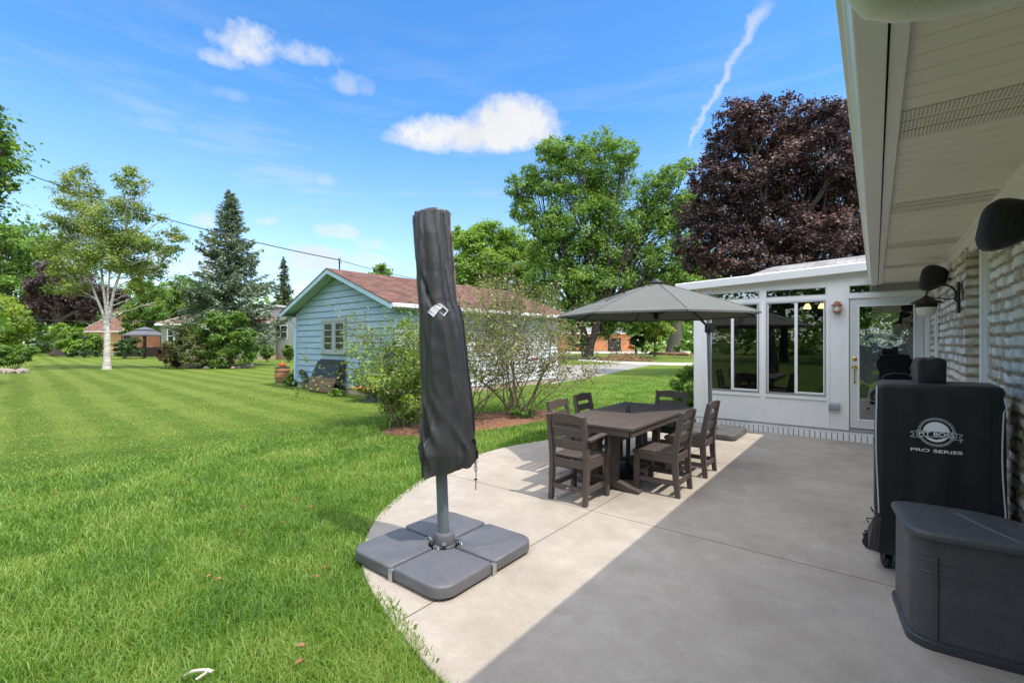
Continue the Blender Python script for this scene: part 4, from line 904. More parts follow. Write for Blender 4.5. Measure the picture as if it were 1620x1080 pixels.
mb = MB(); mb.lathe([(0, .1), (.04, .1), (.04, .13), (.026, .14), (.026, .805), (.022, .812), (0, .812)], 20); mb.build('pole', M['dark'], t, smooth=True)

# ------------------------------------------------------------------ parasol bases (four weights each)
def weights(t, s=.485, th=.095, m=None, g=.012):
    m = m or M['resin2']
    for (sx, sy) in ((-1, -1), (1, -1), (1, 1), (-1, 1)):
        poly = []; r = .12; ri = .10
        # quadrant outline in local (+,+) frame, ccw
        poly += [(g + ri, g), (s - .02, g), (s, g + .02)]
        poly += [(s - r + r * math.cos(a), s - r + r * math.sin(a)) for a in [R(q) for q in range(0, 91, 9)]]
        poly += [(g + .02, s), (g, s - .02), (g, g + ri)]
        poly += [(g + ri * math.cos(a), g + ri * math.sin(a)) for a in [R(q) for q in range(80, 5, -10)]]
        # slight swell of the outer edges
        P2 = [(x * sx, y * sy) for x, y in poly]
        if sx * sy < 0: P2 = P2[::-1]
        mb = MB(); mb.prism(P2, .022, th, bev=.018)
        P3 = [(x * sx, y * sy) for x, y in [(g + ri + .02, g + .012), (s - .018, g + .012)] + [(s - .018 - r + r * math.cos(a), s - .018 - r + r * math.sin(a)) for a in [R(q) for q in range(0, 91, 15)]] + [(g + .012, s - .018), (g + .012, g + ri + .02)]]
        if sx * sy < 0: P3 = P3[::-1]
        mb.prism(P3, 0, .03)
        # raised arc line and the handle notch
        for rr in (.20,):
            mb.tube([((s - .03 - .0 - rr * math.cos(a)) * sx, (g + .012 + rr * math.sin(a) * .98) * sy, th - .0012) for a in [R(q) for q in range(0, 91, 6)]][:11], .0035, 4)
        mb.build('base_weight', m, t, smooth=True)
    mb = MB()
    for a in range(4):
        q = R(a * 90); rot = Matrix.Rotation(q, 3, 'Z')
        mb.box(.06, s + .004, -.006, .006, .0, .055, rot=rot); mb.box(s - .03, s + .006, -.02, .02, .0, .075, rot=rot)
    mb.build('cross_frame', M['galv'], t, bevel=.002)
PX, PY = -2.52, 2.395
t = thing('closed_parasol', 'folded parasol in a black nylon cover standing on four grey weights', 'parasol', (PX, PY, 0))
weights(t)
mb = MB(); mb.lathe([(0, .05), (.085, .05), (.085, .085), (.074, .09), (.074, .155), (.066, .168), (.050, .172), (.0, .172)], 32)
for a in range(4):
    q = R(45 + a * 90); mb.bar((.07 * math.cos(q), .07 * math.sin(q), .11), (.1 * math.cos(q), .1 * math.sin(q), .10), .03, .03)
mb.build('hub', M['resin2'], t, smooth=True)
mb = MB()
for a in range(4):
    q = R(20 + a * 90); c = Vector((.125 * math.cos(q), .125 * math.sin(q), .098)); mb.tube([c + Vector((-.03, 0, .0)), c + Vector((-.015, .01, .014)), c + Vector((.015, .0, .012)), c + Vector((.03, -.01, 0))], .006, 6); mb.tube([c + Vector((0, 0, -.03)), c + Vector((0, 0, .016))], .008, 6)
mb.build('bolt', M['galv'], t, smooth=True)
top = Vector((-.075, -.055, 2.535)); def_ = lambda z: Vector((top.x * z / top.z, top.y * z / top.z, z))
mb = MB(); ov = []
for z, k in ((.15, 1), (.60, 1), (.601, 1.18), (.75, 1.18)):
    c = def_(z); ov.append([c + Vector((.043 * k * math.cos(2 * PI * q / 20), .032 * k * math.sin(2 * PI * q / 20), 0)) for q in range(20)])
mb.loft(ov); mb.v = [tuple(Matrix.Rotation(YAW, 3, 'Z') @ (Vector(v) - def_(v[2])) + def_(v[2])) for v in mb.v]
mb.build('pole', M['steel'], t, smooth=True)
# nylon cover: rings up the leaning axis, local frame turned to the camera side
rx = Vector((cs, sn, 0)); ry = Vector((-sn, cs, 0))     # right / away
prof = [  # v, left u, right u as widths measured on the photo, turned into metres here
    (742, 668, 752), (720, 667, 752), (700, 665, 751), (672, 665.5, 749), (645, 668, 748), (620, 668, 744.5), (590, 667, 740), (560, 666.5, 737), (530, 665.5, 733.5), (505, 665, 730.5), (486, 664, 726), (480, 663.5, 722.5), (450, 661.5, 719), (420, 660, 717), (390, 658, 715), (365, 656.5, 713), (345, 655, 711.5), (338, 655.5, 710.5)]
D0 = -sn * PX * 1 + cs * PY; D0 = 3.44
rings = []; NU = 120
levels = []
for i in range(len(prof) - 1):
    k = max(2, int((prof[i][0] - prof[i + 1][0]) / 2.6))
    for j in range(k): q = j / k; levels.append([prof[i][c] * (1 - q) + prof[i + 1][c] * q for c in range(3)])
levels.append(list(prof[-1]))
origin = Vector((PX, PY, 0)); NL = len(levels)
def fold(a, z):
    """pulled cloth: broad creases and a few sharp ones near the hem"""
    w = noise.noise((math.cos(a) * 1.6, math.sin(a) * 1.6 + 7, z * 1.5)) * .012
    w += (1 - abs(noise.noise((math.cos(a) * 2.6 + z * .8, math.sin(a) * 2.6, z * 1.3 + 3))) * 2.5) * .006
    k = max(0, min(1, (1.35 - z) / .5))
    w += k * (1 - abs(noise.noise((a * 1.7 + z * 2.2, z * 2.6, 9))) * 3) * .017
    w += k * noise.noise((a * 3.3 - z * 2, z * 5.5, 2)) * .012
    w += noise.noise((a * 6, z * 9, 5)) * .0025
    w += -.016 * math.exp(-((z - 1.92 + .4 * (math.cos(a) + .3)) / .045) ** 2) * max(0, 1 - abs(math.cos(a) + .35) * 2.5)
    return w * 1.9
for li, (v, ul, ur) in enumerate(levels):
    z = EYE + (CV - v) / FOC * D0; f = li / (NL - 1)
    hw = (ur - ul) / 2 / FOC * D0; c = P((ul + ur) / 2, v, D0) - origin
    dp = (.115 * (1 - f) + .085 * f) + .025 * (1 - f)
    ring = []
    for k in range(NU):
        a = 2 * PI * k / NU; cx_ = math.copysign(abs(math.cos(a)) ** .72, math.cos(a)); sy_ = math.copysign(abs(math.sin(a)) ** .8, math.sin(a))
        w = fold(a, z) * (.15 + .85 * abs(math.sin(a)) ** .9) 
        p = c + rx * (hw * cx_) * (1 + 0) + ry * (dp * sy_) + (rx * cx_ + ry * sy_).normalized() * w * (1 if abs(math.cos(a)) < .93 else .3)
        if li < 16: # hem drops to the left and lifts to the right
            p.z += (1 - li / 16) * (.055 * cx_ + .005 + .006 * math.sin(a * 9))
        if f > .93: p.z += .012 * math.sin(a * 3) * (f - .93) / .07 + .012 * cx_ * (f - .93) / .07
        ring.append(p)
    rings.append(ring)
c = sum(rings[-1], Vector()) / NU
for s_, dz in ((.92, .012), (.75, .017), (.4, .012), (.05, .008)): rings.append([c + (p - c) * s_ + Vector((0, 0, dz + .008 * noise.noise((p.x * 20, p.y * 20, s_ * 5)))) for p in rings[NL - 1]])
mb = MB(); mb.loft(rings, cap=False); n = NU; mb.f.append(tuple((len(rings) - 1) * n + j for j in range(n))); mb.fm.append(0)
# two bunched corners at the top
for (u, s_) in ((663, 1.0), (706, 1.1)): c = P(u, 338, D0) - origin; mb.ico(tuple(c + ry * .0), .026 * s_, 2, sc=(.95, 1.6, .85), jit=.06)
o = mb.build('cover', M['nylon'], t, smooth=True); o.data.polygons.foreach_set('use_smooth', [True] * len(o.data.polygons))
COVER = rings
def on_cover(u, v, off=.004):
    z = EYE + (CV - v) / FOC * D0; li = min(range(NL), key=lambda i: abs(levels[i][0] - v)); r = rings[li]
    x = ((P(u, v, D0) - origin).dot(rx)); cand = [p for k, p in enumerate(r) if k > NU // 2]
    p = min(cand, key=lambda p: abs(p.dot(rx) - x)); return Vector(rx * x) + ry * (p.dot(ry) - off) + Vector((0, 0, z))
mb = MB()   # seam piping up both edges
for side_ in (0, 1):
    pts = []
    for li in range(2, NL, 3): r = rings[li]; p = max(r, key=lambda q: q.dot(rx) * (1 if side_ else -1)); pts.append(p + rx * (.003 if side_ else -.003))
    if side_: pts = [p for p in pts if p.z > 1.9]
    mb.tube(pts, .006, 6)
mb.build('seam', M['trimpink'], t, smooth=True)
mb = MB(); pts = [max(rings[li], key=lambda q: q.dot(rx)) + rx * .004 - ry * .01 for li in range(1, NL, 3)]; mb.tube([p for p in pts if p.z < 1.88], .009, 6); mb.build('zip', M['gap'], t, smooth=True)
# printed mark: a folded arch
def poly_on_cover(pts, name='logo'):
    vs = [on_cover(u, v, .010) for u, v in pts]; return vs
mb = MB()
outer = [(680.5, 494.5), (690, 485.5), (695, 482.5), (699, 482), (703, 483.5), (708, 488), (713, 492.5)]
def strip_uv(a, b):
    vs = [on_cover(u, v, .010) for u, v in a] + [on_cover(u, v, .010) for u, v in b]; n = len(a); mb.add(vs, [(i, i + 1, n + i + 1, n + i) for i in range(n - 1)])
strip_uv([(680.5, 495), (684, 491.5), (688, 487.5), (692, 484.5), (696, 482.5), (700, 482)], [(690.5, 503), (693.5, 499), (697, 495), (700, 491), (703, 488.3), (706, 487.8)])
strip_uv([(700, 482), (703, 483.6), (706.5, 486.5), (710, 489.5), (713, 492.5)], [(701, 485), (703, 486.6), (705.5, 488.6), (708.2, 491), (710.6, 493)])
strip_uv([(713, 492.5), (710, 496.5), (706.5, 501.5)], [(710.6, 492.6), (708, 496), (705, 499.8)])
strip_uv([(706.5, 501.5), (703, 498.4), (699, 495)], [(706, 499.8), (703.6, 497.6), (700.4, 494.8)])
mb.build('printed_mark', M['mark'], t)
# draw cord hanging from the hem
mb = MB(); h = P(752.5, 722, D0) - origin
mb.tube([h, h + Vector((0, 0, -.06)), h + Vector((.005, 0, -.14)), h + Vector((.0, 0, -.245))], .0035, 6)
for k in range(2):
    c = h + Vector((0, 0, -.035 - .055 * k)); mb.tube([c + rx * .011 * math.cos(a) + Vector((0, 0, .026 * math.sin(a))) for a in [2 * PI * q / 12 for q in range(13)]], .0022, 5)
mb.tube([h + Vector((0, 0, -.168)) - rx * .012, h + Vector((0, 0, -.168)) + rx * .012], .006, 6); mb.build('drawcord', M['gap'], t, smooth=True)

# open cantilever parasol
UX, UY = -2.235, 8.42
t = thing('open_parasol', 'open grey-green cantilever parasol shading the table from its side mast', 'parasol', (UX, UY, 0))
weights(t, m=mat('dark_base_resin', (.09, .085, .082), .5, var=.15, vscale=5, bump=.1, bscale=200))
mb = MB(); mb.lathe([(0, .05), (.08, .05), (.08, .15), (.05, .165), (0, .165)], 24); mb.build('hub', M['resin2'], t, smooth=True)
mb = MB(); mpts = [(0, -.02, .1), (-.005, -.06, .9), (-.01, -.11, 1.7), (-.01, -.15, 2.45)]; mb.tube(mpts, .034, 16); mb.build('mast', M['steel'], t, smooth=True)
mb = MB(); mb.box(-.055, .055, -.19, -.06, 1.74, 1.90); mb.tube([(.05, -.12, 1.83), (.10, -.13, 1.83), (.10, -.13, 1.76)], .012, 8); mb.lathe([(0, 0), (.03, 0), (.03, .05), (0, .05)], 14, (-.0, -.22, 1.80)); mb.build('crank', M['dark'], t, bevel=.006)
CXY = Vector((-2.42 - UX, 6.35 - UY, 0)); RAD = 1.38; ZE, ZT = 1.945, 2.405; hubp = Vector((CXY.x, CXY.y, 1.955))
mb = MB(); mb.tube([(0, -.15, 1.83), (-.04, -.6, 1.985), (-.08, -1.1, 2.10), Vector((CXY.x, CXY.y + .05, 2.27))], .022, 10); mb.build('arm', M['dark'], t, smooth=True)
mb = MB(); mb.bar((.0, -.15, 2.43), (-.06, -1.0, 2.12), .02, .03); mb.bar((-.03, -.16, 2.44), (.05, -.13, 2.42), .02, .05); mb.build('stay', M['steel'], t)
phi = [R(215 + 45 * k) for k in range(8)]; rows = 14; mb = MB(); segs = 6
def canopy_pt(k, s, q, dz=0):
    """k sector, s along sector 0..1, q from centre 0..1"""
    a = Vector((math.cos(phi[k]), math.sin(phi[k]), 0)); b = Vector((math.cos(phi[(k + 1) % 8]), math.sin(phi[(k + 1) % 8]), 0))
    d = a.lerp(b, s); sagin = 4 * s * (1 - s)
    z = ZT - (ZT - ZE) * q ** 1.12 - .022 * sagin * q * (1.4 - q) + .012 * sagin * (q > .99)
    d = d * (1 - .03 * sagin * q); return Vector((CXY.x, CXY.y, 0)) + d * RAD * q + Vector((0, 0, z + dz))
for sgn, dz in ((1, 0), (-1, -.004)):
    for k in range(8):
        vs = [canopy_pt(k, s / segs, .07 + .93 * r_ / rows, dz) for r_ in range(rows + 1) for s in range(segs + 1)]
        mb.add(vs, [(r_ * (segs + 1) + s, r_ * (segs + 1) + s + 1, (r_ + 1) * (segs + 1) + s + 1, (r_ + 1) * (segs + 1) + s)[::sgn] for r_ in range(rows) for s in range(segs)])
# hem valance
for k in range(8):
    vs = [canopy_pt(k, s / segs, 1, dz) for dz in (.001, -.022) for s in range(segs + 1)]; mb.add(vs, [(s, s + 1, segs + 2 + s, segs + 1 + s) for s in range(segs)])
o = mb.build('canopy', M['canvas'], t, smooth=True)
mb = MB()
for k in range(8): mb.tube([canopy_pt(k, 0, q, .004) for q in (.08, .3, .6, .97)], .004, 4)
mb.build('seam', M['canvas'], t)
mb = MB(); mb.lathe([(.0, .055), (.03, .052), (.05, .035), (.055, .02), (.10, .012), (.115, -.005), (0, -.005)], 24, (CXY.x, CXY.y, ZT + .01)); mb.build('finial', M['dark'], t, smooth=True)
mb = MB()
for k in range(8):
    a0 = phi[k]; q0 = Vector((CXY.x + .18 * math.cos(a0 + .2), CXY.y + .18 * math.sin(a0 + .2), ZT - .022)); mb.ico(tuple(q0), .022, 1, sc=(1.5, 1.5, .35))
mb.build('vent_button', M['gap'], t)
for k in range(8):
    mb = MB(); mb.tube([canopy_pt(k, 0, q, -.018) for q in (.06, .35, .7, 1.0)], .008, 6); mb.build('rib', M['dark'], t, smooth=True)
    mb = MB(); mb.tube([hubp, canopy_pt(k, 0, .48, -.02)], .006, 5); mb.build('strut', M['dark'], t, smooth=True)
mb = MB(); mb.lathe([(0, -.06), (.028, -.055), (.035, -.02), (.03, .03), (.018, .06), (.018, .36), (0, .36)], 16, tuple(hubp)); mb.build('canopy_hub', M['dark'], t, smooth=True)
mb = MB(); q = canopy_pt(0, 0, .62, .02); q2 = canopy_pt(0, .35, .35, .03); mb.strip([canopy_pt(0, .05, .66, .006), canopy_pt(0, .2, .52, .05), canopy_pt(0, .25, .40, .06), canopy_pt(0, .3, .36, .01)], .03, .004, side=(1, -1, 0)); mb.strip([canopy_pt(0, .35, .60, .006), canopy_pt(0, .3, .5, .03), canopy_pt(0, .3, .42, .03), canopy_pt(0, .32, .36, .008)], .03, .004, side=(1, -1, 0)); mb.build('tie_strap', M['gap'], t)

# ------------------------------------------------------------------ covered grill
t = thing('covered_grill', 'tall grill on casters under a fitted black cloth cover', 'grill', (.0, 4.10, 0), R(8.7))
W, Dp, Z1 = .655, .46, 1.292
mb = MB(); rings = []; zs = [.125, .14, .17, .21, .25, .29, .33, .37, .42, .48, .55, .62, .7, .78, .86, .94, 1.0, 1.06, 1.12, 1.17, 1.21, 1.245, 1.265, 1.28, 1.288]
for z in zs:
    f = (z - .125) / (Z1 - .125); fl = .022 * (1 - f) ** 1.5; w = W + fl; d = Dp + fl * 1.5; top_in = max(0, (z - 1.255) / .035) ** 2 * .014
    base = dense(rr_ring(w - 2 * top_in, d - 2 * top_in, .035, 6, z, W / 2, Dp / 2), .018) if z == zs[0] else None
    if base is not None: N0 = len(base)
    r0 = rr_ring(w - 2 * top_in, d - 2 * top_in, .035, 6, z, W / 2, Dp / 2)
    # resample to N0 points by angle-preserving arc length
    L_ = [0]; 
    for i in range(len(r0)): L_.append(L_[-1] + (r0[(i + 1) % len(r0)] - r0[i]).length)
    out = []
    for k in range(N0):
        s = L_[-1] * k / N0; i = max(j for j in range(len(L_) - 1) if L_[j] <= s + 1e-9); q = (s - L_[i]) / max(1e-9, L_[i + 1] - L_[i]); out.append(r0[i].lerp(r0[(i + 1) % len(r0)], q))
    cen = Vector((W / 2, Dp / 2, z)); ring = []
    for p in out:
        dr = (p - cen).normalized(); amp = .007 + .020 * (1 - f)
        wv = noise.noise((p.x * 5.5, p.y * 5.5 + 2, z * .9)) * amp + noise.noise((p.x * 12, p.y * 12, z * 1.8 + 4)) * amp * .45
        if f < .32: # gathered by a strap low down
            g = math.exp(-((z - .37) / .035) ** 2); wv -= g * .010; wv += (1 - f / .32) * .010 * noise.noise((p.x * 20, p.y * 20, z * 6))
        ring.append(p + dr * wv + Vector((0, 0, 0)))
    rings.append(ring)
c = Vector((W / 2, Dp / 2, Z1))
for k, dz in ((.93, .003), (.7, .005), (.4, .004), (.02, .003)): rings.append([c + Vector(((p.x - c.x) * k, (p.y - c.y) * k, dz + .002 * noise.noise((p.x * 9, p.y * 9, k)))) for p in rings[len(zs) - 1]])
FRONT = rings
mb.loft(rings, cap=False); mb.v = [(v[0] + .17 * v[1], v[1], v[2]) for v in mb.v]; mb.build('cover', M['cover'], t, smooth=True)
def on_front(x, z, off=.004):
    best = None
    for i in range(len(zs) - 1):
        if zs[i] <= z <= zs[i + 1]: q = (z - zs[i]) / (zs[i + 1] - zs[i]); break
    def yat(r):
        c_ = sorted([p for p in r if p.y < .12], key=lambda p: abs(p.x - x))[:2]; a, b = c_
        if abs(a.x - b.x) < 1e-6: return a.y
        k = (x - a.x) / (b.x - a.x); return a.y + (b.y - a.y) * max(-1, min(2, k))
    return Vector((x, yat(FRONT[i]) * (1 - q) + yat(FRONT[i + 1]) * q - off, z))
mb = MB()
for xe in (0.012, W - .012):
    pts = [on_front(xe + (.010 * math.sin(z * 5.5) if xe > .3 else .008 * math.sin(z * 4 + 1)), z, .006) for z in np.linspace(.40, 1.275, 26)]
    mb.tube(pts, .0042, 6)
mb.build('piping', mat('white_piping', (.62, .63, .68), .6), t, smooth=True)
mb = MB(); mb.tube([on_front(W - .075 + .004 * math.sin(z * 7), z, .002) for z in np.linspace(.42, 1.27, 22)], .0035, 5); mb.build('zip', M['gap'], t, smooth=True)
mb = MB(); mb.tube([Vector((.0, .03, .38)), Vector((-.01, .01, .40)), Vector((-.02, .03, .42)), Vector((-.01, .04, .385))], .004, 5); mb.tube([Vector((.0, .06, .33)), Vector((-.045, .04, .335)), Vector((-.03, .05, .30))], .005, 5)
mb.add([(-.005, .02, .36), (.03, -.025, .375), (.012, -.02, .14), (-.035, .03, .12), (-.03, .10, .25)], [(0, 1, 2, 3), (0, 3, 4)]); mb.build('strap', M['cover'], t)
# stack cover on top and the carry loop
mb = MB(); rg = []
for z, w, r in ((0, .205, .03), (.03, .212, .035), (.08, .214, .035), (.125, .214, .035), (.155, .208, .035), (.172, .19, .035), (.18, .15, .03), (.182, .02, .009)):
    ring = dense(rr_ring(w, w, r, 6, z, 0, 0), .02) if z == 0 else None
    if ring is not None: nn_ = len(ring); base0 = ring
    rg.append([Vector((p.x * w / .205, p.y * w / .205, z)) + Vector((noise.noise((p.x * 14, p.y * 14, z * 9)), noise.noise((p.x * 14 + 5, p.y * 14, z * 9)), noise.noise((p.x * 12, p.y * 12, 3)) * (z > .15))) * .010 for p in base0])
mb.loft(rg, cap=False); mb.v = [(v[0] * .74 + .325, v[1] * .8 + .18, v[2] * .97 + Z1 + .002) for v in mb.v]; mb.build('stack_cover', M['cover'], t, smooth=True, rot=None)
mb = MB(); mb.tube([(.10, .42, 1.295), (.12, .43, 1.325), (.18, .43, 1.345), (.25, .43, 1.34), (.30, .42, 1.30)], .006, 6); mb.build('carry_loop', M['cover'], t, smooth=True)
# casters
for (x, y, rz) in ((.07, .07, 20), (.02, .38, 60), (W - .06, .07, -10), (W - .06, .40, 10)):
    mb = MB(); rot = Matrix.Rotation(R(rz), 3, 'Z'); 
    prof_ = [(.0, -.013), (.022, -.014), (.034, -.017), (.043, -.012), (.045, 0), (.043, .012), (.034, .017), (.022, .014), (0, .013)]
    rg = [[rot @ Vector((q, r * math.cos(2 * PI * k / 24), r * math.sin(2 * PI * k / 24))) + Vector((x, y, .046)) for k in range(24)] for r, q in prof_]
    mb.loft(rg); wh = mb.build('caster', M['dark'], t, smooth=True)
    mb = MB()
    for sg in (-1, 1): mb.add([rot @ Vector(p) + Vector((x, y, 0)) for p in ((sg * .020, -.02, .04), (sg * .020, .02, .04), (sg * .020, .035, .115), (sg * .020, -.035, .115), (sg * .024, -.02, .04), (sg * .024, .02, .04), (sg * .024, .035, .115), (sg * .024, -.035, .115))], [(0, 1, 2, 3), (7, 6, 5, 4), (0, 4, 5, 1), (1, 5, 6, 2), (2, 6, 7, 3), (3, 7, 4, 0)])
    mb.box(x - .026, x + .026, y - .035, y + .035, .112, .13); mb.build('fork', M['dark'], wh)
# emblem: toothed rosette, ribbon with the name, second line of lettering (the chef figure is left out)
EX, EZ = .318, .985   # measured centre
emb = []
def put(mb, vs, fs, off):  # flat art coordinates (x right, y up, metres) laid on the cloth
    mb.add([on_front(EX + v[0] * 1.12, EZ + v[1] * 1.12, off) for v in vs], fs)
def ringband(mb, r0, r1, a0, a1, off, teeth=0, n=60, sy=1.0):
    vs = []; 
    for i in range(n + 1):
        a = a0 + (a1 - a0) * i / n; rr1 = r1
        if teeth: ph = (a / (2 * PI) * teeth) % 1; rr1 = r1 + (.0065 * (1 - abs(2 * ph - 1)) - .003)
        rr0 = r0 if not teeth else rr1 - .0025
        vs += [(rr0 * math.cos(a), rr0 * math.sin(a) * sy), (rr1 * math.cos(a), rr1 * math.sin(a) * sy)]
    put(mb, vs, [(2 * i, 2 * i + 1, 2 * i + 3, 2 * i + 2) for i in range(n)], off)
mb = MB(); ringband(mb, 0, .083, 0, 2 * PI, .009, teeth=30, n=240); ringband(mb, .0730, .0755, 0, 2 * PI, .009, n=80)
# white field inside, with a gap for the ring
vs = [(0, .002)] + [(.060 * math.cos(a), .060 * math.sin(a)) for a in [PI * k / 30 for k in range(0, 31)]]; put(mb, vs, [(0, i, i + 1) for i in range(1, 31)], .009)
vs = [(0, -.045)] + [(.058 * math.cos(a), .058 * math.sin(a)) for a in [PI + R(28) + R(124) * k / 20 for k in range(21)]]; put(mb, vs, [(0, i, i + 1) for i in range(1, 21)], .009)
def outline(mb, pts, w, off, closed=True):
    n = len(pts); 
    for i in range(n if closed else n - 1):
        a = Vector(pts[i]); b = Vector(pts[(i + 1) % n]); d = (b - a); L = d.length; d.normalize(); p = Vector((-d.y, d.x)) * w / 2; k = max(1, int(L / .02))
        vs = []; 
        for j in range(k + 1): q = a.lerp(b, j / k) ; vs += [tuple(q - p), tuple(q + p)]
        put(mb, vs, [(2 * j, 2 * j + 1, 2 * j + 3, 2 * j + 2) for j in range(k)], off)
outline(mb, [(-.088, .004), (.088, .004), (.088, -.028), (-.088, -.028)], .0028, .0105)
for sg in (-1, 1): outline(mb, [(sg * .089, -.003), (sg * .118, -.006), (sg * .100, -.021), (sg * .118, -.036), (sg * .062, -.036)], .0022, .009, closed=False)
ringband(mb, 0, .003, 0, 2 * PI, .009, n=10)
E_ = MB(); vs = [(.108 + .004 * math.cos(2 * PI * k / 12), -.046 + .004 * math.sin(2 * PI * k / 12)) for k in range(12)]; put(mb, vs, [tuple(range(12))], .009)
mb.build('emblem', M['logo'], t)
mb = MB(); n_ = 16; vs = []
for i in range(n_ + 1): x = -.086 + .172 * i / n_; vs += [(x, -.027), (x, .003)]
put(mb, vs, [(2 * i, 2 * i + 1, 2 * i + 3, 2 * i + 2) for i in range(n_)], .0098); mb.build('ribbon', M['cover'], t)
def lettering(body, x, z, size, width, name, off=.0112):
    vs, fs = text_mesh(body, size, 1.0, offset=size * .018); xs_ = [v[0] for v in vs]; ys_ = [v[1] for v in vs]; w = max(xs_) - min(xs_); mx_ = (max(xs_) + min(xs_)) / 2; my = (max(ys_) + min(ys_)) / 2
    mb = MB(); mb.add([on_front(x + (v[0] - mx_) * width / w, z + v[1] - my, off) for v in vs], fs); return mb.build(name, M['logo'], t)
lettering('PIT BOSS', EX, EZ - .0135, .035, .180, 'lettering'); lettering('PRO SERIES', EX, EZ - .125, .028, .262, 'lettering', .008)

# ------------------------------------------------------------------ grey deck box
t = thing('storage_box', 'dark grey resin storage box with a rounded lid in front of the covered grill', 'storage box', (.14, 3.19, 0), R(6.2))
def box_ring(z, g=0, w=.60, d=.56):
    o = []; w2 = w + 2 * g
    pts = []
    rc = .105 + g
    # front left corner rounded, front nearly straight with a slight bow, back right swept round
    for a in range(0, 91, 9): pts.append((-g + rc - rc * math.cos(R(a)), -g + rc - rc * math.sin(R(a))))
    for k in range(1, 8): q = k / 8; pts.append((-g + rc + (w2 - rc - .04) * q, -g - .006 * math.sin(PI * q)))
    for a in range(0, 91, 15): pts.append((w + g - .04 + .04 * math.sin(R(a)), -g + .04 - .04 * math.cos(R(a))))
    rb = .30
    for a in range(0, 91, 10): pts.append((w + g - rb + rb * math.cos(R(a)), d + g - rb + rb * math.sin(R(a)) ))
    for k in range(1, 5): q = k / 5; pts.append((w + g - rb - (w2 - rb - .07) * q, d + g + .008 * math.sin(PI * q)))
    for a in range(0, 91, 15): pts.append((-g + .07 - .07 * math.sin(R(a)), d + g - .07 + .07 * math.cos(R(a))))
    return [Vector((x, y, z)) for x, y in pts]
mb = MB(); mb.loft([box_ring(z, g) for z, g in ((.045, -.012), (.05, -.008), (.52, -.010), (.565, -.012), (.568, -.02))]); mb.build('body', M['resin'], t, smooth=True)
mb = MB(); mb.loft([box_ring(z, g) for z, g in ((0, .004), (.03, .008), (.042, .006), (.047, -.003), (.047, -.01))]); mb.build('base_rim', mat('rim_resin', (.045, .05, .06), .4), t, smooth=True)
LR = [box_ring(z, g) for z, g in ((.563, -.004), (.565, .008), (.578, .011), (.592, .006), (.598, -.004))]; lc = Vector((.30, .27, 0)); LR += [[Vector((lc.x + (p.x - lc.x) * k, lc.y + (p.y - lc.y) * k, z)) for p in LR[4]] for k, z in ((.9, .6005), (.6, .6035), (.3, .605), (.02, .6055))]
mb = MB(); mb.loft(LR); mb.build('lid', M['resin'], t, smooth=True)
mb = MB(); mb.bar((.27, .42, .6045), (.33, .26, .6055), .02, .0025); mb.bar((.33, .26, .6055), (.43, .07, .6015), .02, .0025); mb.build('lid_crease', mat('pale_resin', (.15, .16, .18), .4), t)  # paler line running diagonally across the lid
mb = MB(); ft = lambda x: -.006 * math.sin(PI * max(0, min(1, (x - .13) / .43))) + .008
for x in (.115, .535): mb.box(x - .002, x + .002, ft(x) - .004, ft(x) + .004, .055, .475)
mb.box(.535, .59, ft(.55) - .0028, ft(.55) + .004, .472, .476); mb.build('door_gap', M['gap'], t)
mb = MB()
for z, a, b in ((.455, .03, .33), (.395, .05, .36)):
    pts = []
    for i in range(14):
        x = a + (b - a) * i / 13
        if x < .105: yy = .105 - math.sqrt(max(0, .105 ** 2 - (.105 - x) ** 2)) + .008
        else: yy = ft(x)
        pts.append(Vector((x, yy + .001, z)))
    mb.tube(pts, .0045, 6)
mb.build('moulded_rib', M['resin'], t, smooth=True)
# ------------------------------------------------------------------ blue garage
GA = Vector((-10.48, 8.11, 0)); GR = R(-2.75); GW, GD = 6.06, 7.75
M['blueline'] = mat('blue_lap_shadow', (.07, .13, .16), .9); M['whiteline'] = mat('white_lap_shadow', (.25, .26, .29), .9)  # dark colours that paint the shadow line under each clapboard
gar = thing('garage', 'light blue clapboard garage with red shingled gable roof', 'garage', GA, GR)
EZ_, PITCH = 2.56, .365
def gz(x): return EZ_ + .10 + (GW / 2 - abs(x + GW / 2)) * PITCH     # underside of the roof over the gable wall
def lap(mb, fx, z0, z1, step, place, mi=0):
    """clapboards: place(x, out, z); fx(z) gives the x-range"""
    z = z0
    while z < z1 - .01:
        zt = min(z + step, z1); a0, b0 = fx(z); a1, b1 = fx(zt - .001)
        if b0 - a0 > .02:
            if b1 - a1 < .01: a1 = b1 = (a1 + b1) / 2
            vs = [place(a0, .022, z), place(b0, .022, z), place(b1, .004, zt), place(a1, .004, zt), place(a0, 0, z), place(b0, 0, z)]
            mb.add(vs, [(0, 1, 2, 3), (4, 5, 1, 0)], mi)
        if b0 - a0 > .1: mb.add([place(a0, .0225, z - .010), place(b0, .0225, z - .010), place(b0, .0225, z + .008), place(a0, .0225, z + .008)], [(0, 1, 2, 3)], 1)  # painted shadow strip along the board's lower edge
        z = zt
def gable_x(z):
    if z <= gz(0): return (-GW, 0)
    h = (z - EZ_ - .10) / PITCH; return (-GW + h, -h)
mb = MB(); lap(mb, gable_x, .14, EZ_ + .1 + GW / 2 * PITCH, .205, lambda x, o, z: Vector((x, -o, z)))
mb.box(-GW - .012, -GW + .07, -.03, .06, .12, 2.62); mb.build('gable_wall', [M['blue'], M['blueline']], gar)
mb = MB(); lap(mb, lambda z: (0, GD), .14, 1.96, .165, lambda y, o, z: Vector((o, y, z))); mb.box(.0, .028, -.03, .06, .13, 1.96); mb.build('lower_side_wall', [M['sidewhite'], M['whiteline']], gar)
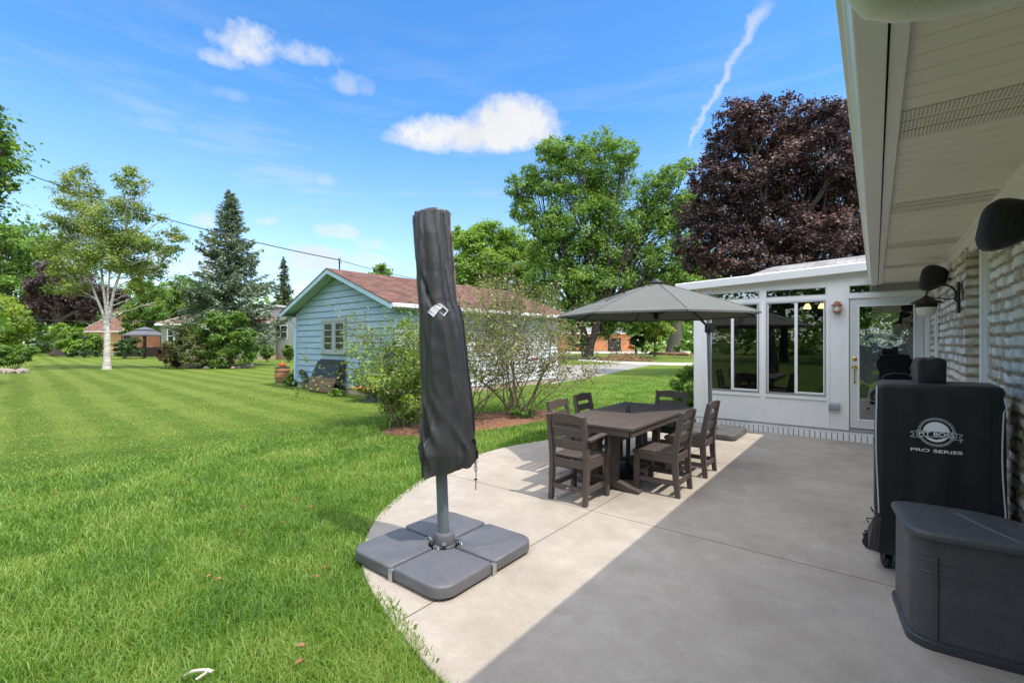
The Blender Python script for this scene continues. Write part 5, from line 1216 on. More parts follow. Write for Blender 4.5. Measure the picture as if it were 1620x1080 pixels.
mb = MB(); lap(mb, lambda z: (0, GD), 1.96, 2.62, .205, lambda y, o, z: Vector((o, y, z))); mb.box(.0, .03, -.03, .06, 1.965, 2.6); mb.build('upper_side_wall', [M['blue'], M['blueline']], gar)
mb = MB(); mb.box(-GW, -.001, .02, GD, .1, EZ_ + .06); mb.add([(-GW, GD, 2.6), (0, GD, 2.6), (-GW / 2, GD, 2.6 + GW / 2 * PITCH), (-GW, .03, 2.6), (0, .03, 2.6), (-GW / 2, .03, 2.6 + GW / 2 * PITCH)], [(0, 1, 2), (3, 5, 4)]); mb.build('wall_core', M['blue'], gar)
mb = MB(); mb.box(-GW - .0, .0, .012, GD, -.3, .135); mb.build('foundation', M['found'], gar)
OH, OE = .44, .40; xr, xl = OE, -GW - OE
def rt(x): return EZ_ + .10 + (GW / 2 + OE - abs(x + GW / 2)) * PITCH - OE * PITCH + .0
for sg, nm in ((1, 'roof'), (-1, 'roof')):
    xe = -GW / 2 + sg * (GW / 2 + OE + .02); ze = rt(xe) + .13; zp = rt(-GW / 2) + .135; Ls = math.hypot(xe + GW / 2, zp - ze)
    vs = [(xe, -OH - .02, ze), (xe, GD + OH, ze), (-GW / 2, GD + OH, zp), (-GW / 2, -OH - .02, zp)]; mb = MB(); mb.add(vs + [(v[0], v[1], v[2] - .025) for v in vs], [(0, 1, 2, 3), (7, 6, 5, 4), (0, 4, 5, 1), (1, 5, 6, 2), (2, 6, 7, 3), (3, 7, 4, 0)])
    o = mb.build(nm, M['shred'], gar); uvl = o.data.uv_layers.new(name='UVMap')
    for lp in o.data.loops:
        v = o.data.vertices[lp.vertex_index].co; uvl.data[lp.index].uv = (v.y, abs(v.x + GW / 2) * Ls / (GW / 2 + OE))
for sg in (1, -1):
    xe = -GW / 2 + sg * (GW / 2 + OE)
    for y in (-OH, GD + OH - .03):
        mb = MB(); a = Vector((xe, y, rt(xe) - .045)); b = Vector((-GW / 2, y, rt(-GW / 2) - .035))
        mb.add([a, b, b + Vector((0, 0, .145)), a + Vector((0, 0, .15)), a + Vector((0, .03, 0)), b + Vector((0, .03, 0)), b + Vector((0, .03, .145)), a + Vector((0, .03, .15))], [(0, 1, 2, 3), (7, 6, 5, 4), (0, 4, 5, 1), (1, 5, 6, 2), (2, 6, 7, 3), (3, 7, 4, 0)]); mb.build('rake_board', M['bluetrim'], gar)
    mb = MB(); a = rt(xe) + .0; c = rt(-GW / 2) + .0
    for y0, y1 in ((-OH + .03, -.03), (GD, GD + OH - .03)): mb.add([(xe, y0, a), (-GW / 2, y0, c), (-GW / 2, y1, c), (xe, y1, a)], [(0, 1, 2, 3)])
    mb.box(min(xe, -GW / 2 + sg * GW / 2), max(xe, -GW / 2 + sg * GW / 2), -OH + .03, GD + OH - .03, rt(xe) - .03, rt(xe) - .012)
    mb.build('eave_soffit', M['greensoffit'], gar)
    mb = MB(); mb.box(xe - (.0 if sg > 0 else .1), xe + (.1 if sg > 0 else 0), -OH + .02, GD + OH, rt(xe) + .0, rt(xe) + .11); mb.build('eave_gutter', M['sidewhite'] if sg > 0 else M['bluetrim'], gar, bevel=.015)
mb = MB(); x = -GW - .07; mb.tube([(-GW - .30, -.20, rt(xl) - .02), (-GW - .28, -.16, rt(xl) - .14), (-GW - .10, -.05, rt(xl) - .36), (-GW - .055, -.045, rt(xl) - .50), (-GW - .055, -.045, .12), (-GW - .10, -.12, .06)], .042, 8); mb.build('downspout', M['bluetrim'], gar, smooth=True)
# old double window
wx0, wx1, wz0, wz1 = -4.09, -2.62, 1.25, 2.27; wm = (wx0 + wx1) / 2
mb = MB(); F_ = -.05
mb.box(wx0 - .05, wx0 + .05, F_, 0, wz0, wz1); mb.box(wx1 - .05, wx1 + .05, F_, 0, wz0, wz1); mb.box(wx0 - .05, wx1 + .05, F_ - .01, 0, wz1 - .02, wz1 + .07); mb.box(wx0 - .09, wx1 + .09, F_ - .05, 0, wz0 - .06, wz0); mb.box(wm - .05, wm + .05, F_ - .004, 0, wz0, wz1 - .02)
fr = mb.build('window', M['oldwood'], gar)
for a, b in ((wx0 + .05, wm - .05), (wm + .05, wx1 - .05)):
    mb = MB(); y0, y1 = -.042, -.026; mb.box(a, a + .07, y0, y1, wz0, wz1 - .02); mb.box(b - .07, b, y0, y1, wz0, wz1 - .02); mb.box(a + .07, b - .07, y0, y1, wz0, wz0 + .09); mb.box(a + .07, b - .07, y0, y1, wz1 - .09, wz1 - .02)
    for k in (1, 2, 3): zc = wz0 + .09 + (wz1 - wz0 - .18) * k / 4; mb.box(a + .07, b - .07, y0, y1, zc - .014, zc + .014)
    mb.build('sash', M['oldwood'], fr)
    mb = MB(); mb.box(a + .02, b - .02, -.030, -.026, wz0 + .05, wz1 - .05); mb.build('pane', M['darkglass'], fr)
# service mast on the roof and overhead wires
def loc_g(x, y, z): return GA + Matrix.Rotation(GR, 3, 'Z') @ Vector((x, y, z))
mz = P(511, 397, 1).z; mb_ = loc_g(-4.05, .55, 3.6)
t = thing('service_mast', 'thin metal service mast rising from the blue garage roof', 'mast', mb_)
mb = MB(); mb.tube([(0, 0, -.4), (-.01, 0, .85)], .025, 8); mb.tube([(-.02, 0, .72), (.12, -.0, .70)], .014, 6); mb.build('pole', M['wire'], t, smooth=True)
mb = MB(); mb.lathe([(0, .83), (.05, .84), (.045, .90), (0, .93)], 12); mb.build('weatherhead', M['galv'], t, smooth=True)
mtop = mb_ + Vector((0, 0, .8))
def wire(name, label, a, b, sag, r=.012, grp='overhead wires'):
    mb = MB(); a = Vector(a); b = Vector(b); mb.tube([a.lerp(b, i / 40) - Vector((0, 0, sag * 4 * (i / 40) * (1 - i / 40))) for i in range(41)], r, 5); o = mb.build(name, M['wire']); tag(o, label, 'wire', grp); return o
far = P(-60, 236, 17); wire('overhead_wire', 'black service wire sagging across the sky to the garage mast', far, mtop, .35, .016)
wire('overhead_wire', 'short black wire from the mast down behind the garage ridge', mtop, loc_g(-1.9, 2.6, 3.72), .06, .010)
wire('overhead_wire', 'thin wire low behind the birch trunk', P(-30, 501, 34), P(260, 508, 40), .15, .016)
wire('overhead_wire', 'thin distant wire between birch and blue spruce', P(180, 420, 44), P(330, 448, 52), .2, .016)

# things by the garage
t = thing('ribbed_panel', 'black ribbed panel with dusty lower half leaning on the blue wall', 'panel', loc_g(-3.58, -.06, 0), GR, 'black panels leaning on the garage')
def panel(t, w, h, base, skew):
    mb = MB(); n = 13; fr_ = []; 
    for i in range(n + 1):
        q = i / n; z = h * q; y = -base * (1 - q); o_ = .012 * (i % 2)
        fr_.append([Vector((-w / 2 + skew * q, y - o_, z)), Vector((w / 2 + skew * q, y - o_, z)), Vector((w / 2 + skew * q, y + .05, z)), Vector((-w / 2 + skew * q, y + .05, z))])
    mb.loft(fr_); mb.fm = [(1 if i < int(n * .52) * 4 else 0) for i in range(len(mb.f))]; return mb.build('face', [M['panel'], M['paneldust']], t, bevel=.0)
panel(t, 1.62, .96, .42, .04)
t = thing('ribbed_panel', 'plain black panel standing behind the dusty one', 'panel', loc_g(-3.34, -.04, 0), GR, 'black panels leaning on the garage'); mb = MB(); mb.loft([[Vector((x, y, z)) for x, y in ((-.80, yy), (.80, yy), (.80, yy + .045), (-.80, yy + .045))] for z, yy in ((0, -.22), (.5, -.13), (1.0, -.06), (1.02, -.055))]); mb.build('face', M['panel'], t, bevel=.01)
t = thing('fire_bowl', 'rusty square metal tray on a short dark stand beside the blue wall', 'tray', P(588, 541, 12.6).xy.to_3d(), R(20))
mb = MB(); mb.loft([[Vector((x * s, y * s * .9, z)) for x, y in ((-.5, -.45), (.5, -.45), (.5, .45), (-.5, .45))] for s, z in ((.55, .24), (1.0, .36), (1.04, .365), (1.0, .35), (.55, .25))]); mb.build('tray', M['rust'], t)
mb = MB(); mb.loft([[Vector((x * s, y * s, z)) for x, y in ((-.2, -.2), (.2, -.2), (.2, .2), (-.2, .2))] for s, z in ((.9, -.03), (.45, .08), (.5, .18), (.9, .245))]); mb.build('stand', M['hoop'], t)
bp_ = G(447, 604); t = thing('barrel_planter', 'oak half barrel with dark hoops used as a planter at the garage corner', 'barrel', bp_ + Vector((0, 0, -.03)))
mb = MB(); mb.lathe([(0, 0), (.23, 0), (.27, .16), (.285, .32), (.275, .48), (.245, .62), (.215, .615), (.2, .56), (0, .56)], 28); mb.build('staves', M['oak'], t, smooth=True)
for z, r in ((.04, .245), (.18, .278), (.44, .282), (.58, .258)): mb = MB(); mb.lathe([(r, z), (r + .007, z + .003), (r + .006, z + .045), (r - .004, z + .048)], 28); mb.build('hoop', M['hoop'], t, smooth=True)
t = thing('flower_pot', 'terracotta pot standing on the barrel', 'pot', bp_ + Vector((-.03, 0, .565))); mb = MB(); mb.lathe([(0, 0), (.09, 0), (.115, .13), (.13, .13), (.13, .17), (.11, .17), (.10, .14), (0, .14)], 20); mb.build('pot', M['terra'], t, smooth=True)
mb = MB(); mb.lathe([(0, .13), (.05, .14), (.06, .19), (.03, .22), (0, .22)], 12); mb.build('soil_plant', M['terra'], t)
t = thing('terracotta_tray', 'round red clay bowl lying among the barrel plants', 'bowl', bp_ + Vector((.12, -.05, .58))); mb = MB(); mb.lathe([(0, 0), (.11, 0), (.15, .07), (.16, .075), (.145, .055), (0, .03)], 20); mb.build('bowl', M['terra'], t, smooth=True)

# ------------------------------------------------------------------ neighbours' buildings
def build_house(name, label, cat, o, rz, w, d, h, pitch, wallm, roofm, trimm, gable='x', lapstep=.2, found=.2, oh=.35):
    """local x width w (front at y=0), depth d; ridge along x ('x') or along y ('y')"""
    t = thing(name, label, cat, o, rz)
    mb = MB(); 
    for z in np.arange(found, h, lapstep):
        zt = min(z + lapstep, h)
        for a, b in (((0, 0), (w, 0)), ((w, 0), (w, d)), ((w, d), (0, d)), ((0, d), (0, 0))):
            a = Vector((*a, 0)); b = Vector((*b, 0)); n = (b - a).cross(Vector((0, 0, 1))).normalized()
            mb.add([a + n * .02 + Vector((0, 0, z)), b + n * .02 + Vector((0, 0, z)), b + Vector((0, 0, zt)), a + Vector((0, 0, zt)), a + Vector((0, 0, z)), b + Vector((0, 0, z))], [(0, 1, 2, 3), (4, 5, 1, 0)])
    if gable == 'y': hp = w / 2 * pitch; mb.add([(0, 0, h), (w, 0, h), (w / 2, 0, h + hp), (0, d, h), (w, d, h), (w / 2, d, h + hp)], [(0, 1, 2), (3, 5, 4)])
    else: hp = d / 2 * pitch; mb.add([(0, 0, h), (0, d, h), (0, d / 2, h + hp), (w, 0, h), (w, d, h), (w, d / 2, h + hp)], [(0, 1, 2), (3, 5, 4)])
    mb.build('wall', wallm, t)
    mb = MB(); mb.box(0, w, 0, d, -.3, found); mb.build('foundation', M['found'], t)
    e = oh; mb = MB(); zl = h - e * pitch; zp = h + hp; th = .12
    if gable == 'y': q = [((-e, -e, zl), (-e, d + e, zl), (w / 2, d + e, zp), (w / 2, -e, zp)), ((w + e, d + e, zl), (w + e, -e, zl), (w / 2, -e, zp), (w / 2, d + e, zp))]
    else: q = [((w + e, -e, zl), (-e, -e, zl), (-e, d / 2, zp), (w + e, d / 2, zp)), ((-e, d + e, zl), (w + e, d + e, zl), (w + e, d / 2, zp), (-e, d / 2, zp))]
    for a in q: vs = [Vector(p) for p in a]; mb.add([v + Vector((0, 0, .02)) for v in vs] + [v + Vector((0, 0, .02 + th)) for v in vs], [(3, 2, 1, 0), (4, 5, 6, 7)])
    rf = mb.build('roof', roofm, t); uvl = rf.data.uv_layers.new(name='UVMap')
    for lp in rf.data.loops:
        v = rf.data.vertices[lp.vertex_index].co; uvl.data[lp.index].uv = (v.x, v.y) if gable == 'x' else (v.y, v.x)
    mb = MB()
    for a in q:
        vs = [Vector(p) for p in a]
        for i in range(4):
            if i == 2: continue
            p, r_ = vs[i], vs[(i + 1) % 4]; mb.bar(p + Vector((0, 0, .07)), r_ + Vector((0, 0, .07)), .03, .17)
    mb.build('trim_board', trimm, t)
    return t
def add_window(t, x, z, w, h, face='front', cols=1, y=0, m='white'):
    mb = MB(); f = .09
    def bx(a, b, c, d, o0, o1):
        if face == 'front': mb.box(a, b, y - o1, y - o0, c, d)
        else: mb.box(y + o0, y + o1, a, b, c, d)
    bx(x - f, x + w + f, z - f, z, 0, .06); bx(x - f, x + w + f, z + h, z + h + f, 0, .06); bx(x - f, x, z, z + h, 0, .06); bx(x + w, x + w + f, z, z + h, 0, .06)
    for k in range(1, cols): bx(x + w * k / cols - .05, x + w * k / cols + .05, z, z + h, 0, .055)
    bx(x, x + w, z + h * .5 - .025, z + h * .5 + .025, 0.02, .05)
    fr = mb.build('window', M[m], t)
    mb = MB(); bx(x, x + w, z, z + h, .005, .03); mb.build('pane', M['darkglass'], fr)
# grey ranch house right of the spruce
gp = P(398, 541, 41); gh = build_house('ranch_house', 'grey clapboard ranch house with a white double window behind the spruce', 'house', (gp.x - 5.3, gp.y + 1.9, 0), R(6), 10.5, 8, 4.35, .10, M['greyside'], M['shbrown'], M['white'], gable='y', found=.55, lapstep=.19)
add_window(gh, 4.45, 1.97, 2.1, 1.1, cols=2)
# sage ranch wing with brown roof
gp = P(276, 541, 43); gh = build_house('ranch_wing', 'low sage green house end with brown shingled roof', 'house', (gp.x - 1.6, gp.y - .6, 0), R(28), 11, 7.5, 3.25, .30, M['greenside'], M['shbrown'], M['white'], gable='x', found=.4)
add_window(gh, 0.8, 1.5, .6, 1.3)
# tan brick house beyond the birch
gp = P(180, 541, 72); gh = build_house('brick_house', 'tan brick house with steep brown gable far behind the birch', 'house', (gp.x, gp.y, 0), R(38), 9.5, 9, 5.1, .62, M['tan'], M['shbrown'], M['white'], gable='y', lapstep=1.0)
add_window(gh, 5.6, 3.9, 1.1, 1.6)
gp = P(134, 541, 66); gh = build_house('brick_house', 'low tan wing with a brown hip roof left of the steep gable', 'house', (gp.x, gp.y, 0), R(30), 6, 6, 3.2, .6, M['tan'], M['shbrown'], M['white'], gable='x', lapstep=1.0)
gp = P(150, 541, 76); gh = build_house('white_house', 'white upstairs dormer wall glimpsed behind the purple tree', 'house', (gp.x - 2, gp.y, 0), R(12), 5, 5, 6.2, .5, M['white'], M['shbrown'], M['white'], gable='y', lapstep=.3)
gp = P(75, 541, 74); gh = build_house('porch_house', 'low brown house with white railing seen under the dark trees', 'house', (gp.x - 6, gp.y, 0), R(10), 13, 6, 2.9, .3, M['deck'], M['shbrown'], M['white'], gable='x', lapstep=.5)
mb = MB(); mb.box(0, 11, -1.5, -1.4, 1.9, 2.0); mb.box(0, 11, -1.5, -1.4, 1.1, 1.2)
for i in range(38): mb.box(i * .3, i * .3 + .09, -1.49, -1.41, 1.2, 1.9)
mb.build('railing', M['white'], gh)
mb = MB(); mb.box(-.5, 11.5, -1.55, 0, -.2, 1.05); mb.build('porch_deck', M['gap'], gh)
# orange brick house beyond the walnut
gp = P(900, 541, 70); gh = build_house('orange_house', 'orange brick house with a dark open carport beyond the walnut tree', 'house', (gp.x - 10, gp.y - 1.0, 0), R(38), 19.8, 8, 3.0, .22, M['orange'], M['shgrey'], M['white'], gable='x', lapstep=3)
for a_, b_ in ((15.5, 17.6), (9.5, 13)): mb = MB(); mb.box(a_, b_, -.05, -.02, .1, 2.2); mb.build('carport_opening', M['gap'], gh)
# pavilion / gazebo by the sage house
gp = P(229, 541, 47); t = thing('gazebo', 'dark framed gazebo with a pale two-tier canopy beside the sage house', 'gazebo', (gp.x, gp.y, 0), R(30))
for (x, y) in ((-1.1, -1.1), (1.1, -1.1), (1.1, 1.1), (-1.1, 1.1)): mb = MB(); mb.box(x - .07, x + .07, y - .07, y + .07, -.03, 2.25); mb.build('post', M['bronze'], t)
mb = MB(); mb.loft([[Vector((x * s, y * s, z)) for x, y in ((-1.3, -1.3), (1.3, -1.3), (1.3, 1.3), (-1.3, 1.3))] for s, z in ((1, 2.2), (1.0, 2.32), (.45, 2.75), (.42, 2.8), (.5, 2.82), (.02, 3.15))]); mb.build('canopy', mat('pale_canopy', (.11, .115, .13), .8), t)
mb = MB(); mb.box(-1.1, -.5, -1.2, -1.17, .2, 2.2); mb.box(-1.2, -1.17, -1.1, -.5, .2, 2.2); mb.build('curtain', mat('brown_curtain', (.035, .028, .028), .9), t)
gp = P(221, 541, 51); t = thing('privacy_screen', 'reddish wooden screen panel behind the gazebo', 'fence', (gp.x, gp.y, 0), R(30)); mb = MB()
for k in range(9): mb.box(-2.2, 2.6, -.02, .02, 1.1 + k * .13, 1.1 + k * .13 + .115)
mb.build('boards', M['deck'], t); mb = MB(); mb.box(-2.3, -2.2, -.05, .05, -.03, 2.4); mb.box(2.6, 2.7, -.05, .05, -.03, 2.4); mb.box(-2.2, 2.6, -.03, .03, -.03, 1.05); mb.build('post', M['bronze'], t)
gp = G(100, 541 + 24 + .0); t = thing('yard_post', 'slim dark lamp post standing on the lawn beyond the birch', 'lamp post', P(134, 541, 46) * 1 - Vector((0, 0, P(134, 541, 46).z)))
mb = MB(); mb.tube([(0, 0, -.03), (0, 0, 1.75)], .045, 8); mb.build('pole', M['wire'], t); mb = MB(); mb.lathe([(0, 1.75), (.06, 1.75), (.11, 1.8), (.12, 2.0), (.16, 2.03), (.02, 2.15), (0, 2.15)], 8); mb.build('lamp_head', M['wire'], t)
# weathered fence with white lattice behind the camera (seen mirrored in the door)
t = thing('back_fence', 'grey board fence with white lattice top, mirrored in the door glass', 'fence', (1.4, -8.4, 0)); mb = MB(); rnd = random.Random(5)
for k in range(30): mb.box(-2.7 + k * .18, -2.7 + k * .18 + .165, -.012, .012, -.03, 1.45 + rnd.random() * .01)
mb.build('boards', M['greywood'], t)
mb = MB(); mb.box(-2.72, 2.72, -.03, .03, 1.46, 1.52); mb.box(-2.72, 2.72, -.03, .03, 2.0, 2.06)
for k in range(38): x = -2.7 + k * .145; mb.bar((x, 0, 1.52), (min(2.7, x + .48), 0, 2.0), .012, .035, up=(0, 1, 0)); mb.bar((x, .013, 2.0), (min(2.7, x + .48), .013, 1.52), .012, .035, up=(0, 1, 0))
mb.build('lattice', M['white'], t)

# ------------------------------------------------------------------ trees
def gtree(name, label, u, d, trunk_h, tr, pxs, nleaf, ls, lm, seed=1, spread=.35, v0=None, **k):
    b = P(u, 541, d); b.z = -.05
    return tree(name, label, b, trunk_h, tr, pb(pxs, d, seed, spread), nleaf, ls, lm, seed=seed, **k)
gtree('walnut_tree', 'tall green walnut tree with a forked trunk beyond the garage', 930, 42.8, 4.0, .55,
      [(878, 238, 26), (905, 245, 30), (945, 232, 28), (985, 245, 26), (868, 290, 30), (915, 290, 42), (965, 290, 42), (825, 300, 24), (838, 272, 14), (812, 285, 12), (830, 335, 22), (868, 350, 36), (925, 350, 50), (985, 345, 46), (1035, 300, 28), (1065, 275, 20), (1088, 262, 14), (1050, 330, 36), (1088, 320, 24), (1075, 370, 34),
       (880, 400, 40), (940, 410, 52), (1000, 405, 48), (1050, 415, 36), (905, 455, 40), (965, 462, 46), (1020, 455, 38), (1055, 470, 24), (900, 495, 28), (950, 500, 26), (860, 440, 30), (1005, 492, 18), (890, 515, 18), (905, 528, 12), (960, 518, 18), (985, 510, 18), (870, 505, 20), (955, 530, 10), (925, 540, 8), (900, 545, 10), (1000, 520, 14), (880, 530, 14), (1030, 500, 16), (1065, 500, 14), (1080, 445, 24), (1095, 400, 26), (1075, 480, 18)],
      150000, .27, 'lf_mid', seed=4, stems=[(-1.0, .2, 4.2, .8), (1.5, -.2, 4.6, .75)], sub=30, sr=.25, shell=.55, aspect=.42)
gtree('maple_tree', 'rounder green tree behind the garage, left of the walnut', 790, 52, 4.0, .4, [(745, 385, 24), (775, 372, 28), (810, 385, 28), (725, 375, 16), (740, 425, 28), (785, 425, 36), (825, 425, 30), (850, 400, 24), (760, 460, 30), (810, 465, 30), (722, 440, 22), (850, 470, 26)], 60000, .29, 'lf_light', seed=8, shell=.55, sr=.28, sub=24)
gtree('distant_tree', 'small green treetop just above the garage ridge', 603, 62, 4, .25, [(602, 428, 11), (592, 438, 10), (613, 436, 9), (603, 450, 16)], 2500, .4, 'lf_mid', seed=2)
gtree('shade_tree', 'grey trunked tree between the walnut and the sunroom', 1068, 58, 5.0, .95, [(1030, 470, 26), (1060, 450, 30), (1095, 460, 30), (1025, 500, 22), (1005, 510, 16), (1095, 500, 16), (1045, 495, 22), (1110, 440, 30)], 22000, .34, 'lf_light', bm_='barkgrey', seed=6)
gtree('small_tree', 'bright green small tree beside the grey trunk', 1036, 50, 1.6, .10, [(1040, 505, 15), (1028, 518, 14), (1048, 522, 14), (1018, 505, 12), (1036, 532, 12)], 9000, .24, 'lf_yel', seed=9)
gtree('conifer_screen', 'dark evergreen beside the orange house', 1006, 52, 1, .15, [(1008, 520, 10), (1008, 540, 10), (1012, 502, 9)], 5000, .25, 'lf_dark', seed=9)
gtree('copper_maple', 'large copper maple with purple leaves behind the sunroom', 1225, 21.5, 2.4, .36,
      [(1165, 190, 34), (1200, 195, 40), (1245, 185, 34), (1295, 195, 40), (1330, 190, 32), (1150, 240, 36), (1195, 250, 46), (1250, 240, 48), (1305, 250, 46), (1340, 245, 30), (1120, 285, 28), (1150, 300, 42), (1205, 310, 50), (1265, 310, 52), (1325, 310, 46), (1370, 280, 40), (1100, 340, 30), (1130, 355, 38), (1185, 365, 46), (1245, 370, 48), (1300, 365, 46), (1345, 370, 36),
       (1092, 385, 24), (1110, 410, 30), (1150, 415, 34), (1200, 420, 36), (1250, 420, 36), (1300, 415, 34), (1345, 410, 30), (1390, 330, 46), (1400, 230, 46), (1130, 212, 14), (1380, 400, 40)],
      140000, .125, 'lf_purple', seed=12, sub=34, sr=.21, shell=.5, aspect=.8)
gtree('birch_tree', 'white barked birch with several stems and a loose airy crown', 169, 27.5, 3.2, .175,
      [(108, 285, 15), (128, 272, 14), (98, 300, 12), (140, 300, 18), (112, 320, 20), (88, 345, 16), (72, 358, 9), (205, 270, 14), (196, 288, 14), (215, 300, 14), (232, 290, 8), (200, 330, 22), (228, 340, 14), (155, 340, 26), (120, 365, 28), (95, 395, 24), (175, 375, 30), (215, 380, 26), (240, 385, 16), (270, 370, 15), (288, 378, 11), (262, 400, 16), (280, 395, 9), (255, 345, 8), (130, 410, 28), (175, 410, 28), (215, 420, 24), (245, 430, 16), (262, 418, 8), (90, 430, 18), (112, 450, 20), (215, 455, 16), (238, 462, 14), (252, 480, 8), (85, 455, 12)],
      46000, .125, 'lf_birch', bm_='birch', seed=21, sub=16, sr=.42, shell=.2, aspect=.65, spread=.5,
      stems=[(l * cs, l * sn, z, k, 2.9) for l, z, k in ((-1.35, 6.2, .42), (-.4, 7.2, .46), (.25, 6.6, .36), (1.1, 7.2, .48))])
def spruce(name, label, u, d, H, Rb, n, lm, seed, ls=.20, z0=.05, dens=1.0):
    b = P(u, 541, d); b.z = -.05; t = thing(name, label, 'tree', b); rnd = random.Random(seed)
    mb = MB(); mb.tube([(0, 0, 0), (0, 0, H * .5), (.05, 0, H * .98)], [H * .016, H * .011, .015], 8); mb.build('trunk', M['bark'], t, smooth=True)
    mb = MB(); pts = []; dirs = []; z = H * z0
    while z < H * .985:
        f = z / H; R0 = Rb * (1 - f) ** .92 * (.9 + .1 * math.sin(f * 30)) + .05; k = max(5, int(9 * (1 - f) + 5))
        for i in range(k):
            a = rnd.random() * 2 * PI; L = R0 * rnd.uniform(.68, 1.14); zz = z + rnd.uniform(-.12, .12); dr = -.32 * L if f < .75 else .15 * L
            d_ = Vector((math.cos(a), math.sin(a), 0)); line = [Vector((0, 0, zz)) + d_ * L * q + Vector((0, 0, dr * q * (1.25 - q) * 1.3 + .10 * L * q ** 4)) for q in (0, .25, .5, .75, 1)]
            mb.tube(line, [.03, .022, .015, .01, .005], 4, cap=False)
            m_ = int(n * L * dens)
            for _ in range(m_):
                q = rnd.random() ** .65; s = min(3, int(q * 4)); p = line[s].lerp(line[s + 1], q * 4 - s); wd = L * .24 * (1.05 - q) + .08
                side_ = Vector((-d_.y, d_.x, 0)) * rnd.gauss(0, .75) * wd; p = p + side_ + Vector((0, 0, rnd.gauss(-.07, .07) - abs(side_.length) * .25)); pts.append(p)
                dd_ = (d_ * .9 + side_.normalized() * .8 + Vector((0, 0, rnd.uniform(-.25, .35)))); dirs.append(dd_.normalized())
        z += H * .026 * (1.15 - f * .6)
    mb.build('branches', M['bark'], t)
    V, F = leaf_arrays(np.array(pts), ls, aspect=.36, up=.5, dirs=np.array(dirs)); np_mesh('crown', V, F, M[lm], t); return t
spruce('blue_spruce', 'tall blue spruce with a pointed top beside the grey house', 364, 31.3, 12.1, 5.0, 48, 'lf_spruce', 3, ls=.27, z0=.17)
spruce('dark_spruce', 'smaller dark spruce rising behind the grey house', 449, 62, 13.2, 3.6, 14, 'lf_spruce2', 5, ls=.42)
# left background
gtree('oak_tree', 'broad dark green tree at the left edge behind the bush', 20, 62, 5, .5, [(10, 375, 26), (45, 380, 26), (75, 395, 22), (-30, 380, 40), (15, 420, 34), (60, 425, 30), (-30, 440, 40), (25, 465, 34), (70, 455, 26), (5, 500, 34), (45, 500, 26), (-40, 500, 40)], 34000, .40, 'lf_mid', seed=31)
gtree('leafy_tree', 'yellow green small tree behind the left bush', 10, 40, 1.4, .14, [(8, 485, 16), (28, 492, 14), (5, 510, 18), (30, 515, 16), (-20, 490, 26), (15, 532, 16), (-25, 525, 26), (40, 505, 9)], 14000, .20, 'lf_yel', seed=33)
gtree('purple_maple', 'dark purple maple with a stout trunk on the far lawn', 92, 54, 4.4, .62, [(70, 470, 22), (95, 455, 26), (125, 450, 26), (105, 490, 24), (140, 478, 26), (165, 472, 20), (75, 495, 18), (130, 498, 14), (190, 468, 12), (85, 430, 20), (55, 450, 14)], 32000, .27, 'lf_purple', seed=35)
gtree('green_tree', 'dark green tree between birch and low sage house', 228, 60, 3, .3, [(228, 455, 18), (245, 470, 18), (225, 490, 20), (250, 495, 14), (212, 510, 14), (205, 525, 12), (240, 515, 12)], 14000, .28, 'lf_mid', seed=37)
gtree('round_tree', 'mid green tree behind the low brown roof', 290, 70, 4, .4, [(272, 462, 18), (292, 452, 20), (312, 462, 20), (280, 485, 22), (310, 485, 24), (330, 465, 18), (262, 485, 12)], 15000, .34, 'lf_mid', seed=39)
gtree('yard_tree', 'young bright green tree behind the lamp post', 115, 50, 1.2, .1, [(108, 535, 12), (120, 530, 11), (100, 545, 10), (132, 545, 10), (95, 522, 11), (118, 548, 11)], 9000, .22, 'lf_light', seed=41)
gtree('yard_tree', 'dark rounded tree right of the lamp post', 152, 52, 1.0, .1, [(145, 538, 11), (155, 543, 10), (138, 545, 10), (150, 552, 9)], 7000, .22, 'lf_mid', seed=43)
# tree just outside the left edge whose boughs hang in
b = P(-190, 541, 14.5); b.z = -.05
tree('boulevard_maple', 'green maple bough hanging in at the upper left edge', b, 3, .25, pb([(-30, 190, 34), (-12, 225, 22), (8, 215, 10), (-10, 270, 24), (6, 262, 12), (12, 232, 6), (8, 290, 14), (20, 292, 7), (0, 312, 8), (-60, 250, 60), (-120, 220, 90), (-120, 350, 80), (-200, 300, 110), (0, 170, 5), (-20, 330, 14)], 14.5, 5, .3), 30000, .15, 'lf_mid', seed=45, shell=.5)
# trees behind the camera and to its right, mirrored in the glass
BL = ['leafy tree straight behind the camera across the lawn', 'tall tree behind the camera nearest the back fence', 'dark tree behind the right end of the back fence', 'tree far back on the left lawn behind the camera', 'tall dark tree beyond the left back lawn', 'small tree well right of the back fence', 'leafy tree at the far left of the back lawn', 'dark tree row end behind the left back lawn', 'tree beyond the back fence centre', 'wide tree behind the middle back lawn']
for i, (x, y, h) in enumerate(((-14, -20, 10), (-6, -26, 13), (4, -24, 12), (-24, -14, 12), (-32, -22, 14), (12, -20, 11), (-42, -10, 13), (-30, -34, 15), (-1, -34, 15), (-18, -32, 15))):
    rnd = random.Random(50 + i); bl = [(x + rnd.uniform(-.3, .3) * h, y + rnd.uniform(-.25, .25) * h, h * rnd.uniform(.35, .9), h * rnd.uniform(.14, .22)) for _ in range(16)]
    tree('backyard_tree', BL[i], (x, y, -.05), h * .35, .3, bl, 5000, .5, 'lf_mid' if i % 2 else 'lf_dark', seed=50 + i, group='trees behind the camera')
